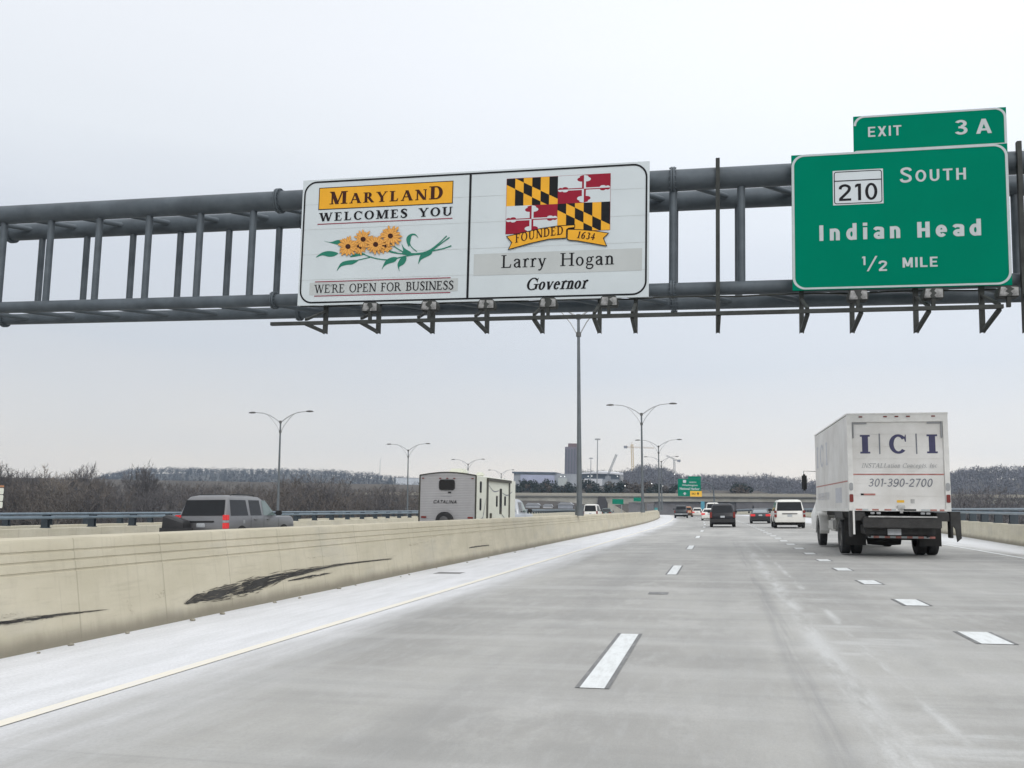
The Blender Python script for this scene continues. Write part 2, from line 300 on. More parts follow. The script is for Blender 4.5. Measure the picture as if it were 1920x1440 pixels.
def gothic_glyph(c, w):                                    # plain road-sign capitals, numerals and a few small letters
    B, D, R, P = g_bar, g_dia, g_ring, g_path; x = .76; h = w/2
    full = lambda cx, cy, rx, ry: [R(cx, cy, rx, ry, w, w*.95, 0, 180, 20), R(cx, cy, rx, ry, w, w*.95, 180, 360, 20)]
    if c == 'E': return [B(0, w, 0, 1), B(0, .58, 0, w*.92), B(0, .58, 1-w*.92, 1), B(0, .52, .5-h*.9, .5+h*.9)], .58
    if c == 'X': return [D(.1, 0, .58, 1, w*1.2), D(.58, 0, .1, 1, w*1.2)], .68
    if c == 'I': return [B(0, w, 0, 1)], w
    if c == 'T': return [B(0, .64, 1-w*.92, 1), B(.32-h, .32+h, 0, 1)], .64
    if c == '3': return [R(.29, .745, .28, .255, w, w*.9, -90, 155, 20), R(.29, .285, .31, .285, w, w*.9, -155, 90, 20), B(.18, .34, .5-h*.8, .5+h*.8)], .6
    if c == 'A': return [D(w*.55, 0, .36, 1, w*1.1), D(.72-w*.55, 0, .36, 1, w*1.1), B(.16, .56, .2, .2+w*.85)], .72
    if c == 'S': return [P([(.58, .76, w), (.52, .88, w), (.32, 1-h*.95, w), (.12, .84, w), (.12, .66, w), (.32, .52, w), (.53, .38, w), (.54, .17, w), (.32, h*.95, w), (.11, .12, w), (.05, .25, w)])], .64
    if c == 'O': return full(.36, .5, .36, .51), .72
    if c == '0': return full(.30, .5, .30, .51), .6
    if c == 'U': return [B(0, w, .33, 1), B(.64-w, .64, .33, 1), R(.32, .34, .32, .35, w, w*.95, 180, 360, 20)], .64
    if c == 'H': return [B(0, w, 0, 1), B(.64-w, .64, 0, 1), B(0, .64, .5-h*.9, .5+h*.9)], .64
    if c == 'L': return [B(0, w, 0, 1), B(0, .56, 0, w*.92)], .56
    if c == 'M': return [B(0, w, 0, 1), B(.78-w, .78, 0, 1), D(w*.6, 1, .39, .12, w*1.05), D(.78-w*.6, 1, .39, .12, w*1.05)], .78
    if c == '1': return [B(.14, .14+w, 0, 1), [(0, .76), (.14, .84), (.14, 1), (.10, 1), (0, .92)]], .14+w
    if c == '2': return [P([(.06, .70, w), (.10, .85, w), (.30, 1-h*.95, w), (.50, .82, w), (.49, .62, w), (.32, .40, w), (.10, .16, w), (.07, h, w)]), B(0, .6, 0, w*.92)], .6
    if c == '7': return [B(0, .58, 1-w*.92, 1), D(.20, 0, .50, .95, w*1.05)], .58
    if c == '9': return full(.30, .68, .30, .32)+[P([(.60-h, .66, w), (.55, .34, w), (.36, h*.95, w), (.12, .09, w), (.04, .20, w)])], .6
    if c == '-': return [B(0, .3, .36, .36+w*.9)], .3
    if c == 'n': return [B(0, w, 0, x), R(.28, .47, .28, .30, w, w*.9, 0, 165, 14), B(.56-w, .56, 0, .48)], .56
    if c == 'd': return full(.29, .37, .29, .385)+[B(.58-w, .58, 0, 1.06)], .58
    if c == 'i': return [B(0, w, 0, x), B(-.01, w+.01, .86, 1.06)], w
    if c == 'a': return [P([(.06, .58, w*.9), (.14, .67, w*.9), (.28, x-h*.8, w*.9), (.44, .62, w), (.45, .45, w), (.45, 0, w)]), R(.27, .22, .27, .23, w*.95, w*.85, 0, 180, 14), R(.27, .22, .27, .23, w*.95, w*.85, 180, 360, 14)], .53
    if c == 'e': return [R(.29, .38, .29, .39, w, w*.9, 0, 320, 24), B(.05, .57, .38-h*.75, .38+h*.75)], .58
    return [], .3
def gothic(txt, w=.18, gap=.16, slant=0., space=.5):
    polys, xx = [], 0.
    for c in txt:
        g, a = gothic_glyph(c, w); a = a if c != ' ' else space
        for p in g: polys.append([(xx+u+slant*v, v) for u, v in p])
        xx += a+gap
    xs = [u for p in polys for u, v in p]; x0, x1 = min(xs), max(xs); ys = [v for p in polys for u, v in p]
    return [[(u-x0, v) for u, v in p] for p in polys], x1-x0
def sans(txt, bold=0., gap=1., slant=0.):
    cu = bpy.data.curves.new('lettering', 'FONT'); cu.body = txt; cu.size = 1; cu.offset = bold; cu.space_character = gap; cu.shear = slant; cu.resolution_u = 4
    o = bpy.data.objects.new('lettering', cu); me = bpy.data.meshes.new_from_object(o)
    vs = [(v.co.x, v.co.y) for v in me.vertices]; fs = [tuple(p.vertices) for p in me.polygons]
    bpy.data.objects.remove(o); bpy.data.curves.remove(cu); bpy.data.meshes.remove(me)
    return vs, fs
class Face:                                               # a flat face: local (u, v) in metres, layer d towards the viewer
    def __init__(s, parent, o, ux, vx, n, step=.0006): s.p, s.o, s.ux, s.vx, s.n, s.step = parent, Vector(o), Vector(ux), Vector(vx), Vector(n), step
    def pt(s, u, v, d): return s.o+s.ux*u+s.vx*v+s.n*d
    def polys(s, name, items, m, d, parent=None):
        mb = MB(); mats = m if isinstance(m, list) else [m]
        for k, it in enumerate(items):
            p, mi = it if (isinstance(it, tuple) and isinstance(it[1], int)) else (it, 0)
            mb.poly([s.pt(u, v, d+s.step*k) for u, v in p], mi)
        o = mb.build(name, mats, parent or s.p, smooth=0, recalc=False)
        bm = bmesh.new(); bm.from_mesh(o.data); nn = s.n
        bmesh.ops.triangulate(bm, faces=bm.faces, ngon_method='EAR_CLIP')
        for f in bm.faces:
            f.normal_update()
            if f.normal.dot(nn) < 0: f.normal_flip()
        bm.to_mesh(o.data); bm.free(); return o
    def serif(s, name, txt, u0, u1, v0, cap, m, d, rise=0., parent=None, **k):
        P, W = serif(txt, **k); kx = (u1-u0)/W
        return s.polys(name, [[(u0+u*kx, v0+v*cap+rise*u*kx) for u, v in p] for p in P], m, d, parent)
    def gothic(s, name, txt, u0, u1, v0, cap, m, d, parent=None, **k):
        P, W = gothic(txt, **k); kx = (u1-u0)/W
        return s.polys(name, [[(u0+u*kx, v0+v*cap) for u, v in p] for p in P], m, d, parent)
    def sans(s, name, txt, u0, u1, v0, v1, m, d, bold=0., gap=1., slant=0., parent=None):
        vs, fs = sans(txt, bold, gap, slant); xs = [v[0] for v in vs]; ys = [v[1] for v in vs]
        ax, ay = min(xs), min(ys); kx = (u1-u0)/(max(xs)-ax); ky = (v1-v0)/(max(ys)-ay)
        mb = MB(); mb.add([s.pt(u0+(x-ax)*kx, v0+(y-ay)*ky, d) for x, y in vs], fs)
        return mb.build(name, m, parent or s.p, smooth=0, recalc=False)
def rrect(u0, u1, v0, v1, r, n=7, corners=(1, 1, 1, 1)):   # BL, BR, TR, TL
    out = []
    for (cx, cy, a), on in zip(((u0+r, v0+r, 180), (u1-r, v0+r, 270), (u1-r, v1-r, 0), (u0+r, v1-r, 90)), corners):
        if on: out += [(cx+r*math.cos(math.radians(a+90*k/n)), cy+r*math.sin(math.radians(a+90*k/n))) for k in range(n+1)]
        else: out.append({180: (u0, v0), 270: (u1, v0), 0: (u1, v1), 90: (u0, v1)}[a])
    return out
def frame_polys(a, b):                                     # ring between two outlines with equal counts
    n = len(a); return [[a[i], a[(i+1) % n], b[(i+1) % n], b[i]] for i in range(n)]
# ================================================================== THE SETTING
def sst(a, b, x):
    t = min(1, max(0, (x-a)/(b-a))); return t*t*(3-2*t)
def strip(name, us, Ys, zf, m, dz=0., kind='structure', lab=None):
    mb = MB(); mb.uv = []
    for Y in Ys:
        for u in us(Y) if callable(us) else us:
            mb.v.append((u+shift(Y), Y, zf(u+shift(Y), Y)+dz)); mb.uv.append((u, Y))
    n = len(us(0) if callable(us) else us)
    for i in range(len(Ys)-1):
        for j in range(n-1): mb.f.append((i*n+j, i*n+j+1, (i+1)*n+j+1, (i+1)*n+j)); mb.m.append(0)
    o = mb.build(name, m, smooth=60); return tag(o, kind=kind)
YS = [-40, -10, 0]+[y*4 for y in range(1, 106)]
def nodes(m):
    m.use_nodes = True; nt = m.node_tree; N = nt.nodes; L = nt.links
    def put(sock, v):
        if hasattr(v, 'is_linked'): L.new(v, sock)
        else: sock.default_value = v
    def ma(op, a, b=0., c=None):
        n = N.new('ShaderNodeMath'); n.operation = op; put(n.inputs[0], a); put(n.inputs[1], b)
        if c is not None: put(n.inputs[2], c)
        return n.outputs[0]
    def mr(v, a, b, lo=0., hi=1.):
        n = N.new('ShaderNodeMapRange'); n.interpolation_type = 'SMOOTHSTEP'; put(n.inputs[0], v)
        for i, q in zip((1, 2, 3, 4), (a, b, lo, hi)): n.inputs[i].default_value = q
        return n.outputs[0]
    def noise(vec, sc, scale=1., det=5, rough=.55):
        mp = N.new('ShaderNodeMapping'); mp.inputs['Scale'].default_value = sc; L.new(vec, mp.inputs[0])
        n = N.new('ShaderNodeTexNoise'); n.inputs['Scale'].default_value = scale; n.inputs['Detail'].default_value = det; n.inputs['Roughness'].default_value = rough
        L.new(mp.outputs[0], n.inputs[0]); return n.outputs[0]
    def mixc(f, a, b):
        n = N.new('ShaderNodeMix'); n.data_type = 'RGBA'; put(n.inputs[0], f); put(n.inputs[6], a); put(n.inputs[7], b); return n.outputs[2]
    return N, L, put, ma, mr, noise, mixc
def road_mat():
    m = bpy.data.materials.new('salted_concrete_road'); N, L, put, ma, mr, noise, mixc = nodes(m); b = N['Principled BSDF']
    uvn = N.new('ShaderNodeUVMap'); uv = uvn.outputs[0]; sp = N.new('ShaderNodeSeparateXYZ'); L.new(uv, sp.inputs[0]); u, v = sp.outputs[0], sp.outputs[1]
    broad = noise(uv, (.9, .07, 1), 1.3, 5); fine = noise(uv, (3, .6, 1), 3, 6, .65); trans = noise(uv, (.10, .9, 1), 1.1, 4); grit = noise(uv, (14, 9, 1), 3, 4, .7)
    blot = noise(uv, (.30, .13, 1), 1.0, 6, .62); c = mixc(mr(blot, .32, .68), (.285, .278, .262, 1), (.435, .427, .402, 1)); c = mixc(ma('MULTIPLY', mr(broad, .35, .7), .45), c, (.30, .296, .283, 1))
    c = mixc(ma('MULTIPLY', mr(noise(uv, (1.1, .55, 1), 1.1, 7, .68), .50, .66), .42), c, (.50, .492, .47, 1)); c = mixc(ma('MULTIPLY', mr(noise(uv, (.16, .045, 1), 1.0, 4, .5), .47, .60), .36), c, (.285, .28, .265, 1))
    c = mixc(ma('MULTIPLY', mr(trans, .46, .68), .45), c, (.47, .465, .45, 1)); c = mixc(ma('MULTIPLY', mr(noise(uv, (.22, 1.7, 1), 1, 5, .6), .50, .34), .28), c, (.25, .25, .24, 1))
    c = mixc(ma('MULTIPLY', mr(fine, .45, .75), .35), c, (.43, .43, .425, 1))
    # darker wheel paths in each lane
    wp = None
    for lane in (-4.6, -.94, 2.72, 6.4):
        for k in (.95, 2.75):
            g = ma('SUBTRACT', u, lane+k); g = ma('MULTIPLY', g, g); g = ma('POWER', 2.718, ma('MULTIPLY', g, -7.))
            wp = g if wp is None else ma('MAXIMUM', wp, g)
    c = mixc(ma('MULTIPLY', wp, ma('MULTIPLY', mr(broad, .2, .8), .34)), c, (.235, .235, .23, 1))
    # streak of dried salt that wanders along the second lane, with a dark tyre groove beside it
    wob = ma('MULTIPLY', ma('SUBTRACT', noise(uv, (0, .06, 1), 1, 2), .5), .35)
    su = ma('SUBTRACT', u, wob)
    def band(c0, wd):
        g = ma('DIVIDE', ma('SUBTRACT', su, c0), wd); return ma('POWER', 2.718, ma('MULTIPLY', ma('MULTIPLY', g, g), -1.))
    pat = mr(noise(uv, (5, .9, 1), 1.6, 5, .65), .38, .62)
    pat2 = mr(noise(uv, (2.2, .33, 1), 1.4, 5, .6), .42, .60); drift = ma('MULTIPLY', ma('MAXIMUM', ma('MULTIPLY', band(1.02, .13), ma('MAXIMUM', pat2, ma('MULTIPLY', pat, .6))), ma('MULTIPLY', band(1.42, .05), pat2)), ma('MULTIPLY', mr(v, 45, 18), .62)); drift = ma('MAXIMUM', drift, ma('MULTIPLY', ma('MULTIPLY', band(1.5, .7), mr(noise(uv, (.35, 1.4, 1), 1, 5, .6), .54, .66)), ma('MULTIPLY', mr(v, 20, 8), .45)))
    c = mixc(drift, c, (.58, .585, .58, 1))
    c = mixc(ma('MULTIPLY', ma('MULTIPLY', band(.70, .10), mr(noise(uv, (6, .12, 1), 1.5, 4), .4, .6)), ma('MULTIPLY', mr(v, 60, 20), .5)), c, (.22, .22, .22, 1))
    # salt crust on the two shoulders
    edge = ma('ADD', u, ma('MULTIPLY', ma('SUBTRACT', noise(uv, (.7, .10, 1), 1.2, 6, .65), .5), 2.2))
    left = mr(edge, -3.3, -4.85); left = ma('MULTIPLY', left, ma('ADD', .86, ma('MULTIPLY', fine, .25)))
    c = mixc(ma('MINIMUM', left, 1.), c, mixc(mr(noise(uv, (2.5, .35, 1), 1.4, 5, .65), .3, .7), (.60, .605, .615, 1), (.70, .705, .725, 1)))
    right = ma('MULTIPLY', mr(edge, 7.9, 9.3), ma('ADD', .45, ma('MULTIPLY', broad, .9)))
    c = mixc(ma('MINIMUM', right, 1.), c, (.66, .665, .67, 1))
    c = mixc(ma('MULTIPLY', mr(grit, .35, .75), .26), c, (.24, .24, .235, 1)); sp2 = noise(uv, (60, 40, 1), 2, 3, .8); c = mixc(ma('MULTIPLY', mr(sp2, .58, .72), .45), c, (.17, .17, .165, 1)); c = mixc(ma('MULTIPLY', mr(noise(uv, (45, 30, 1), 2.3, 3, .8), .60, .72), .4), c, (.6, .6, .59, 1))
    # transverse joints
    j = ma('ABSOLUTE', ma('SUBTRACT', ma('FRACT', ma('DIVIDE', v, 9.15)), .5)); jl = mr(j, .0026, .0012)
    c = mixc(ma('MULTIPLY', jl, .10), c, (.16, .16, .155, 1))
    L.new(c, b.inputs['Base Color']); b.inputs['Roughness'].default_value = .8; b.inputs['Specular IOR Level'].default_value = .3
    bp = N.new('ShaderNodeBump'); bp.inputs['Strength'].default_value = .25; bp.inputs['Distance'].default_value = .01
    L.new(noise(uv, (30, 12, 1), 3, 3), bp.inputs['Height']); L.new(bp.outputs[0], b.inputs['Normal']); return m
M['road'] = road_mat()
strip('road', lambda Y: [-7.3, -6, -4.4, -2, 0, 2, 4, 6, 8, 10, max(10.2, 8.3+.075*min(Y, 90))], YS, gz, M['road'])
# painted markings
def paint_mat(name, col, worn):
    m = bpy.data.materials.new(name); N, L, put, ma, mr, noise, mixc = nodes(m); b = N['Principled BSDF']
    g = N.new('ShaderNodeNewGeometry'); n = noise(g.outputs['Position'], (7, 1.5, 1), 2, 5, .7)
    L.new(mixc(ma('MULTIPLY', mr(n, .4, .7), .8), col, worn), b.inputs['Base Color']); b.inputs['Roughness'].default_value = .7; return m
M['paint_white'] = paint_mat('white_road_paint', (.68, .70, .70, 1), (.54, .55, .54, 1))
M['paint_black'] = paint_mat('black_contrast_paint', (.15, .15, .15, 1), (.26, .26, .255, 1))
M['paint_yellow'] = paint_mat('salted_yellow_paint', (.72, .68, .58, 1), (.68, .665, .63, 1))
def line_strip(name, u0, u1, y0, y1, m, step=4): 
    n = max(2, int((y1-y0)/step)); return strip(name, [u0, u1], [y0+(y1-y0)*i/n for i in range(n+1)], gz, m, .006)
line_strip('edge_line', -4.60, -4.47, 2, 320, M['paint_yellow'])
re_ = strip('edge_line', lambda Y: [8.0+.02*min(max(Y-27, -20), 60)+.0, 8.12+.02*min(max(Y-27, -20), 60)], YS[2:90], gz, M['paint_white'], .006)
def dashes(name, segs, m, dz):
    mb = MB()
    for u0, u1, y0, y1 in segs:
        P = [(u0+shift(y0), y0), (u1+shift(y0), y0), (u1+shift(y1), y1), (u0+shift(y1), y1)]
        mb.poly([(x, y, gz(x, y)+dz) for x, y in P])
    return tag(mb.build(name, m, smooth=0, recalc=False), kind='structure')
wh, bk = [], []
for k in range(22):
    y0 = 6.97+12.19*k; hw = .095
    wh.append((-.94-hw, -.94+hw, y0, y0+3.05)); bk += [(-.94-hw-.038, -.94-hw, y0, y0+3.1), (-.94+hw, -.94+hw+.038, y0, y0+3.1)]
for k in range(60):
    y0 = 9.98+3.66*(k-2); hw = .15
    wh.append((2.74-hw, 2.74+hw, y0, y0+.92)); bk += [(2.74-hw-.045, 2.74-hw, y0, y0+.95), (2.74+hw, 2.74+hw+.045, y0, y0+.95)]
dashes('lane_marking', wh, M['paint_white'], .006); dashes('lane_marking_border', bk, M['paint_black'], .005)
dashes('road_patch', [(-6.02, -5.42, 18.7, 19.15), (-1.1, -.78, 14.7, 15.1)], M['paint_black'], .004)
M['opp_road'] = mat('opposite_concrete_road', (.36, .355, .34), .85, 0, .15, .3)
strip('opposite_road', [-24.9, -20, -14, -7.42], YS, gz, M['opp_road'])
strip('local_road', [-43, -36, -31.6], YS, gz, M['opp_road'])
# deck slab that carries the carriageways
mb = MB(); Yd = [-40, 0, 40, 80, 110, 140, 170, 200, 230, 260, 290, 320]; rings = []
for Y in Yd:
    xs = [(-44, .0), (16, .0), (16, -1.2), (12, -2.2), (-40, -2.2), (-44, -1.2)]
    rings.append([(x+shift(Y), Y, gz(x+shift(Y), Y)-.03+dz) for x, dz in xs])
mb.loft(rings); tag(mb.build('bridge_deck', M['concrete'], smooth=30), kind='structure')
# ground sheet, reaching the horizon
LANDX = [-4000, -3000, -2200, -1700, -1400, -1200, -1050, -900, -800, -700, -600, -500, -420, -350, -280, -220, -170, -130, -100, -75, -50, -25, 0, 20, 40, 60, 85, 120, 160, 210, 270, 340, 420, 520, 650, 800, 1000, 1300, 1700, 2300, 3200, 4000]
LANDY = [-600, -200, -50, 50, 120, 180, 220, 260, 300, 330, 360, 390, 410, 430, 445, 460, 480, 520, 570, 620, 680, 740, 800, 860, 920, 1000, 1080, 1160, 1240, 1320, 1400, 1480, 1560, 1650, 1800, 2100, 2600, 3400, 4200]
RIDGE_L = [(px, at(px, y-0, 1500)) for px, y in ((-500, 915), (-200, 924), (0, 922), (110, 919), (165, 909), (205, 897), (260, 888), (340, 888), (440, 890), (540, 891), (620, 893), (680, 897), (740, 904), (800, 912), (880, 915), (960, 913), (1010, 918))]
RIDGE_R = [(px, at(px, y-(2 if px > 1165 else 0)+(7 if 1270 < px < 1700 else 0), 820)) for px, y in ((1010, 940), (1060, 934), (1110, 934), (1158, 930), (1172, 908), (1200, 896), (1240, 899), (1262, 908), (1285, 913), (1320, 910), (1400, 912), (1430, 907), (1470, 913), (1540, 917), (1640, 915), (1760, 912), (1830, 902), (1880, 900), (1960, 903), (2100, 910), (2500, 920))]
def ridge(R, X):
    if X <= R[0][1].x: return R[0][1].z
    for (pa, a), (pb, b) in zip(R, R[1:]):
        if a.x <= X <= b.x: return a.z+(b.z-a.z)*sst(0, 1, (X-a.x)/(b.x-a.x))
    return R[-1][1].z
def land(X, Y):
    z = -10+5.2*sst(230, 340, Y)
    if Y > 400: z += 15.5*sst(415, 462, Y)*(1-sst(20, 60, X)*.5)
    hr = ridge(RIDGE_R, X*820/max(Y, 300))
    hl = ridge(RIDGE_L, X*1500/max(Y, 500))
    a2 = sst(540, 800, Y)*sst(-150, -60, X); a3 = sst(950, 1450, Y)*(1 if X < -180 else max(0, 1-(X+180)/80))
    q = X/max(Y, 1); z += max(0, 31-z)*sst(925, 990, Y)*(1-sst(1090, 1150, Y))*sst(-.17, -.15, q)*(1-sst(-.085, -.06, q))
    z += max(0, hr-z)*a2; z += max(0, hl-z)*a3
    return z
def land_mat(name, cols):
    m = bpy.data.materials.new(name); N, L, put, ma, mr, noise, mixc = nodes(m); b = N['Principled BSDF']
    g = N.new('ShaderNodeNewGeometry'); p = g.outputs['Position']
    c = mixc(mr(noise(p, (1, 1, 1), .05, 6, .65), .35, .65), cols[0], cols[1]); c = mixc(mr(noise(p, (1, 1, 1), .02, 5), .6, .68), c, cols[2])
    L.new(c, b.inputs['Base Color']); b.inputs['Roughness'].default_value = .95; return m
M['land'] = land_mat('winter_ground', ((.058, .05, .043, 1), (.085, .074, .063, 1), (.10, .088, .072, 1)))
mb = MB(); nx = len(LANDX)
for Y in LANDY:
    for X in LANDX: mb.v.append((X, Y, land(X, Y)))
for i in range(len(LANDY)-1):
    for j in range(nx-1): mb.f.append((i*nx+j, i*nx+j+1, (i+1)*nx+j+1, (i+1)*nx+j)); mb.m.append(0)
tag(mb.build('ground', M['land'], smooth=80), kind='structure')
# ------------------------------------------------------------------ median barrier
def wall_mat(name, warm):
    m = bpy.data.materials.new(name); N, L, put, ma, mr, noise, mixc = nodes(m); b = N['Principled BSDF']
    uvn = N.new('ShaderNodeUVMap'); uv = uvn.outputs[0]; sp = N.new('ShaderNodeSeparateXYZ'); L.new(uv, sp.inputs[0]); u, v = sp.outputs[0], sp.outputs[1]
    c = mixc(mr(noise(uv, (1.2, .5, 1), 1.5, 6, .6), .3, .7), warm[0], warm[1]); c = mixc(ma('MULTIPLY', mr(noise(uv, (.9, .35, 1), 1.1, 5, .65), .52, .66), .32), c, (.40, .385, .34, 1)); c = mixc(ma('MULTIPLY', mr(noise(uv, (.25, 9, 1), 1.2, 5, .6), .58, .74), .3), c, (.31, .28, .22, 1))
    c = mixc(ma('MULTIPLY', mr(noise(uv, (1.5, 6, 1), 1.3, 5, .6), .5, .75), .35), c, warm[2])               # rain runs
    c = mixc(ma('MULTIPLY', mr(noise(uv, (9, .7, 1), 1.5, 5, .65), .52, .7), .4), c, warm[2])                # rubbed streaks along the wall
    base = ma('SUBTRACT', u, ma('MULTIPLY', noise(uv, (.2, 1.6, 1), 1, 5, .7), .16)); c = mixc(ma('MULTIPLY', mr(base, .15, -.05), .85), c, (.20, .18, .14, 1))   # splash grime
    j = ma('ABSOLUTE', ma('SUBTRACT', ma('FRACT', ma('DIVIDE', v, 1.52)), .5)); c = mixc(ma('MULTIPLY', mr(j, .0085, .004), .38), c, (.22, .20, .15, 1))
    c = mixc(ma('MULTIPLY', mr(noise(uv, (16, 16, 1), 2, 4, .7), .6, .8), .3), c, (.27, .25, .19, 1))
    L.new(c, b.inputs['Base Color']); b.inputs['Roughness'].default_value = .88; b.inputs['Specular IOR Level'].default_value = .25
    bp = N.new('ShaderNodeBump'); bp.inputs['Strength'].default_value = .3; bp.inputs['Distance'].default_value = .01
    L.new(noise(uv, (20, 20, 1), 2, 4), bp.inputs['Height']); L.new(bp.outputs[0], b.inputs['Normal']); return m
M['wall'] = wall_mat('cream_concrete_wall', ((.475, .435, .33, 1), (.55, .505, .395, 1), (.39, .355, .275, 1)))
M['wall2'] = wall_mat('parapet_concrete_wall', ((.52, .48, .37, 1), (.60, .56, .45, 1), (.42, .39, .31, 1)))
WX, WH, WSL = -6.55, 1.08, -.20/1.08
PROF = [(0, -.06), (-.012, .03), (-.135, .735), (-.150, .742), (-.153, .758), (-.143, .765), (-.160, .842), (-.175, .848), (-.178, .864), (-.168, .870), (-.18, .942), (-.195, .948), (-.197, .964), (-.187, .970), (-.200, 1.06), (-.215, 1.085), (-.60, 1.085), (-.615, 1.06), (-.80, -.06)]
def wall_loft(prof, x0, Ys, flip=1):
    mb = MB(); mb.uv = []; n = len(prof)
    for Y in Ys:
        for a, z in prof:
            X = x0(Y)+a*flip; mb.v.append((X, Y, gz(x0(Y), Y)+z)); mb.uv.append((z, Y))
    for i in range(len(Ys)-1):
        for j in range(n-1): mb.f.append((i*n+j, i*n+j+1, (i+1)*n+j+1, (i+1)*n+j)); mb.m.append(0)
    for i in (0, len(Ys)-1): mb.f.append(tuple(i*n+j for j in range(n))); mb.m.append(0)
    return mb
bar_ = wall_loft(PROF, lambda Y: WX+shift(Y), [-30, -10, 0]+[y*3 for y in range(1, 107)]).build('median_barrier', M['wall'], smooth=30)
tag(bar_, 'long cream concrete median wall with grooves and black tyre scuffs beside the salted shoulder', 'barrier')
def wallpt(px, py, off=.003):                              # a point of the photograph on the barrier's sloping face
    n = Vector((1, 0, .185)).normalized(); p0 = Vector((WX-.008, 0, SUPER*WX+.03)); d = ray(px, py); o = Vector((0, 0, CH))
    t = (p0-o).dot(n)/d.dot(n); return o+d*t+n*off
def scuff(name, up, lo, m, n, solid=True, rr=random.Random(3)):
    mb = MB(); n *= 3; C6 = lambda p: (p[0]/2.526, 980+p[1]/2.526)
    def lerp(E, t):
        f = t*(len(E)-1); i = min(int(f), len(E)-2); a, b = C6(E[i]), C6(E[i+1]); k = f-i; return (a[0]+(b[0]-a[0])*k, a[1]+(b[1]-a[1])*k)
    if solid:                                              # long overlapping streaks make the core
        for i in range(125):
            t0 = rr.random()**1.3*.92; t1 = min(1, t0+rr.uniform(.05, .16)); sv = rr.uniform(.14, .86); q = rr.uniform(.03, .085)*(1+.5*(1-t0)); P = lambda t, s: (lambda a, d: (a[0]+(d[0]-a[0])*s, a[1]+(d[1]-a[1])*s))(lerp(up, t), lerp(lo, t)); k = .0025+i*.00001; tm = (t0+t1)/2
            mb.poly([wallpt(*P(t0, sv), k), wallpt(*P(t0*.75+tm*.25, sv-q), k), wallpt(*P(tm, sv-q), k), wallpt(*P(t1, sv+rr.uniform(-.08, .05)), k), wallpt(*P(tm, sv+q), k), wallpt(*P(t0*.75+tm*.25, sv+q*.8), k)])
    for i in range(n):
        t = rr.random(); l = .02+rr.random()*.07; t1 = min(1, t+l); s = rr.random()*1.2-.1; w = .012+rr.random()*.03; mi = 1 if (rr.random() < .3 or s < 0 or s > 1) else 0
        P = lambda t, s: (lambda a, d: (a[0]+(d[0]-a[0])*s, a[1]+(d[1]-a[1])*s))(lerp(up, t), lerp(lo, t))
        k = .0035+rr.random()*.0015
        mb.poly([wallpt(*P(t, s), k), wallpt(*P((t+t1)/2, s-w), k), wallpt(*P(t1, s+rr.uniform(-.1, .1)), k), wallpt(*P((t+t1)/2, s+w), k)], mi)
    return mb.build(name, [m, M['scuff_mid']], bar_, smooth=0, recalc=False)
M['scuff_mid'] = mat('grey_brown_scuff_fringe', (.13, .115, .09), .85, 0, .4, 5); M['scuff'] = mat('tyre_rubber_scuff', (.035, .033, .03), .8, 0, .5, 4); M['scuff_light'] = mat('faint_brown_scuff', (.20, .165, .125), .85, 0, .3, 4)
UPB = [(862, 388), (930, 335), (1000, 316), (1070, 298), (1180, 270), (1300, 240), (1390, 225), (1480, 213), (1600, 195), (1700, 184), (1860, 166)]
LOB = [(880, 390), (945, 376), (1030, 366), (1110, 352), (1180, 340), (1260, 312), (1340, 272), (1460, 240), (1600, 206), (1700, 191), (1860, 173)]
scuff('scuff_mark', UPB, LOB, M['scuff'], 120)
scuff('scuff_mark', [(1360, 274), (1460, 250), (1575, 234)], [(1362, 279), (1470, 264), (1570, 240)], M['scuff'], 25)
scuff('scuff_mark', [(-300, 500), (0, 466), (150, 444), (300, 426), (520, 408)], [(-300, 530), (0, 487), (150, 468), (300, 440), (522, 412)], M['scuff'], 40)
scuff('scuff_mark', [(1440, 168), (1520, 158), (1610, 147)], [(1445, 173), (1525, 163), (1610, 151)], M['scuff_light'], 25, False)
scuff('scuff_mark', [(1930, 104), (2000, 92), (2065, 84)], [(1935, 112), (2000, 100), (2065, 90)], M['scuff_light'], 25, False)
scuff('scuff_mark', [(2215, 116), (2270, 108), (2318, 104)], [(2220, 122), (2270, 115), (2318, 110)], M['scuff'], 16)
scuff('scuff_mark', [(2000, 70), (2200, 50), (2300, 42)], [(2000, 74), (2200, 54), (2300, 46)], M['scuff_light'], 30, False)
scuff('scuff_mark', [(730, 345), (750, 330), (780, 318)], [(735, 372), (760, 362), (775, 345)], M['scuff_light'], 18, False)
scuff('scuff_mark', [(595, 360), (615, 385), (640, 420)], [(600, 385), (620, 430), (635, 435)], M['scuff_light'], 16, False)
scuff('scuff_mark', [(0, 440), (60, 430), (110, 425)], [(0, 455), (60, 445), (110, 432)], M['scuff_light'], 20, False)
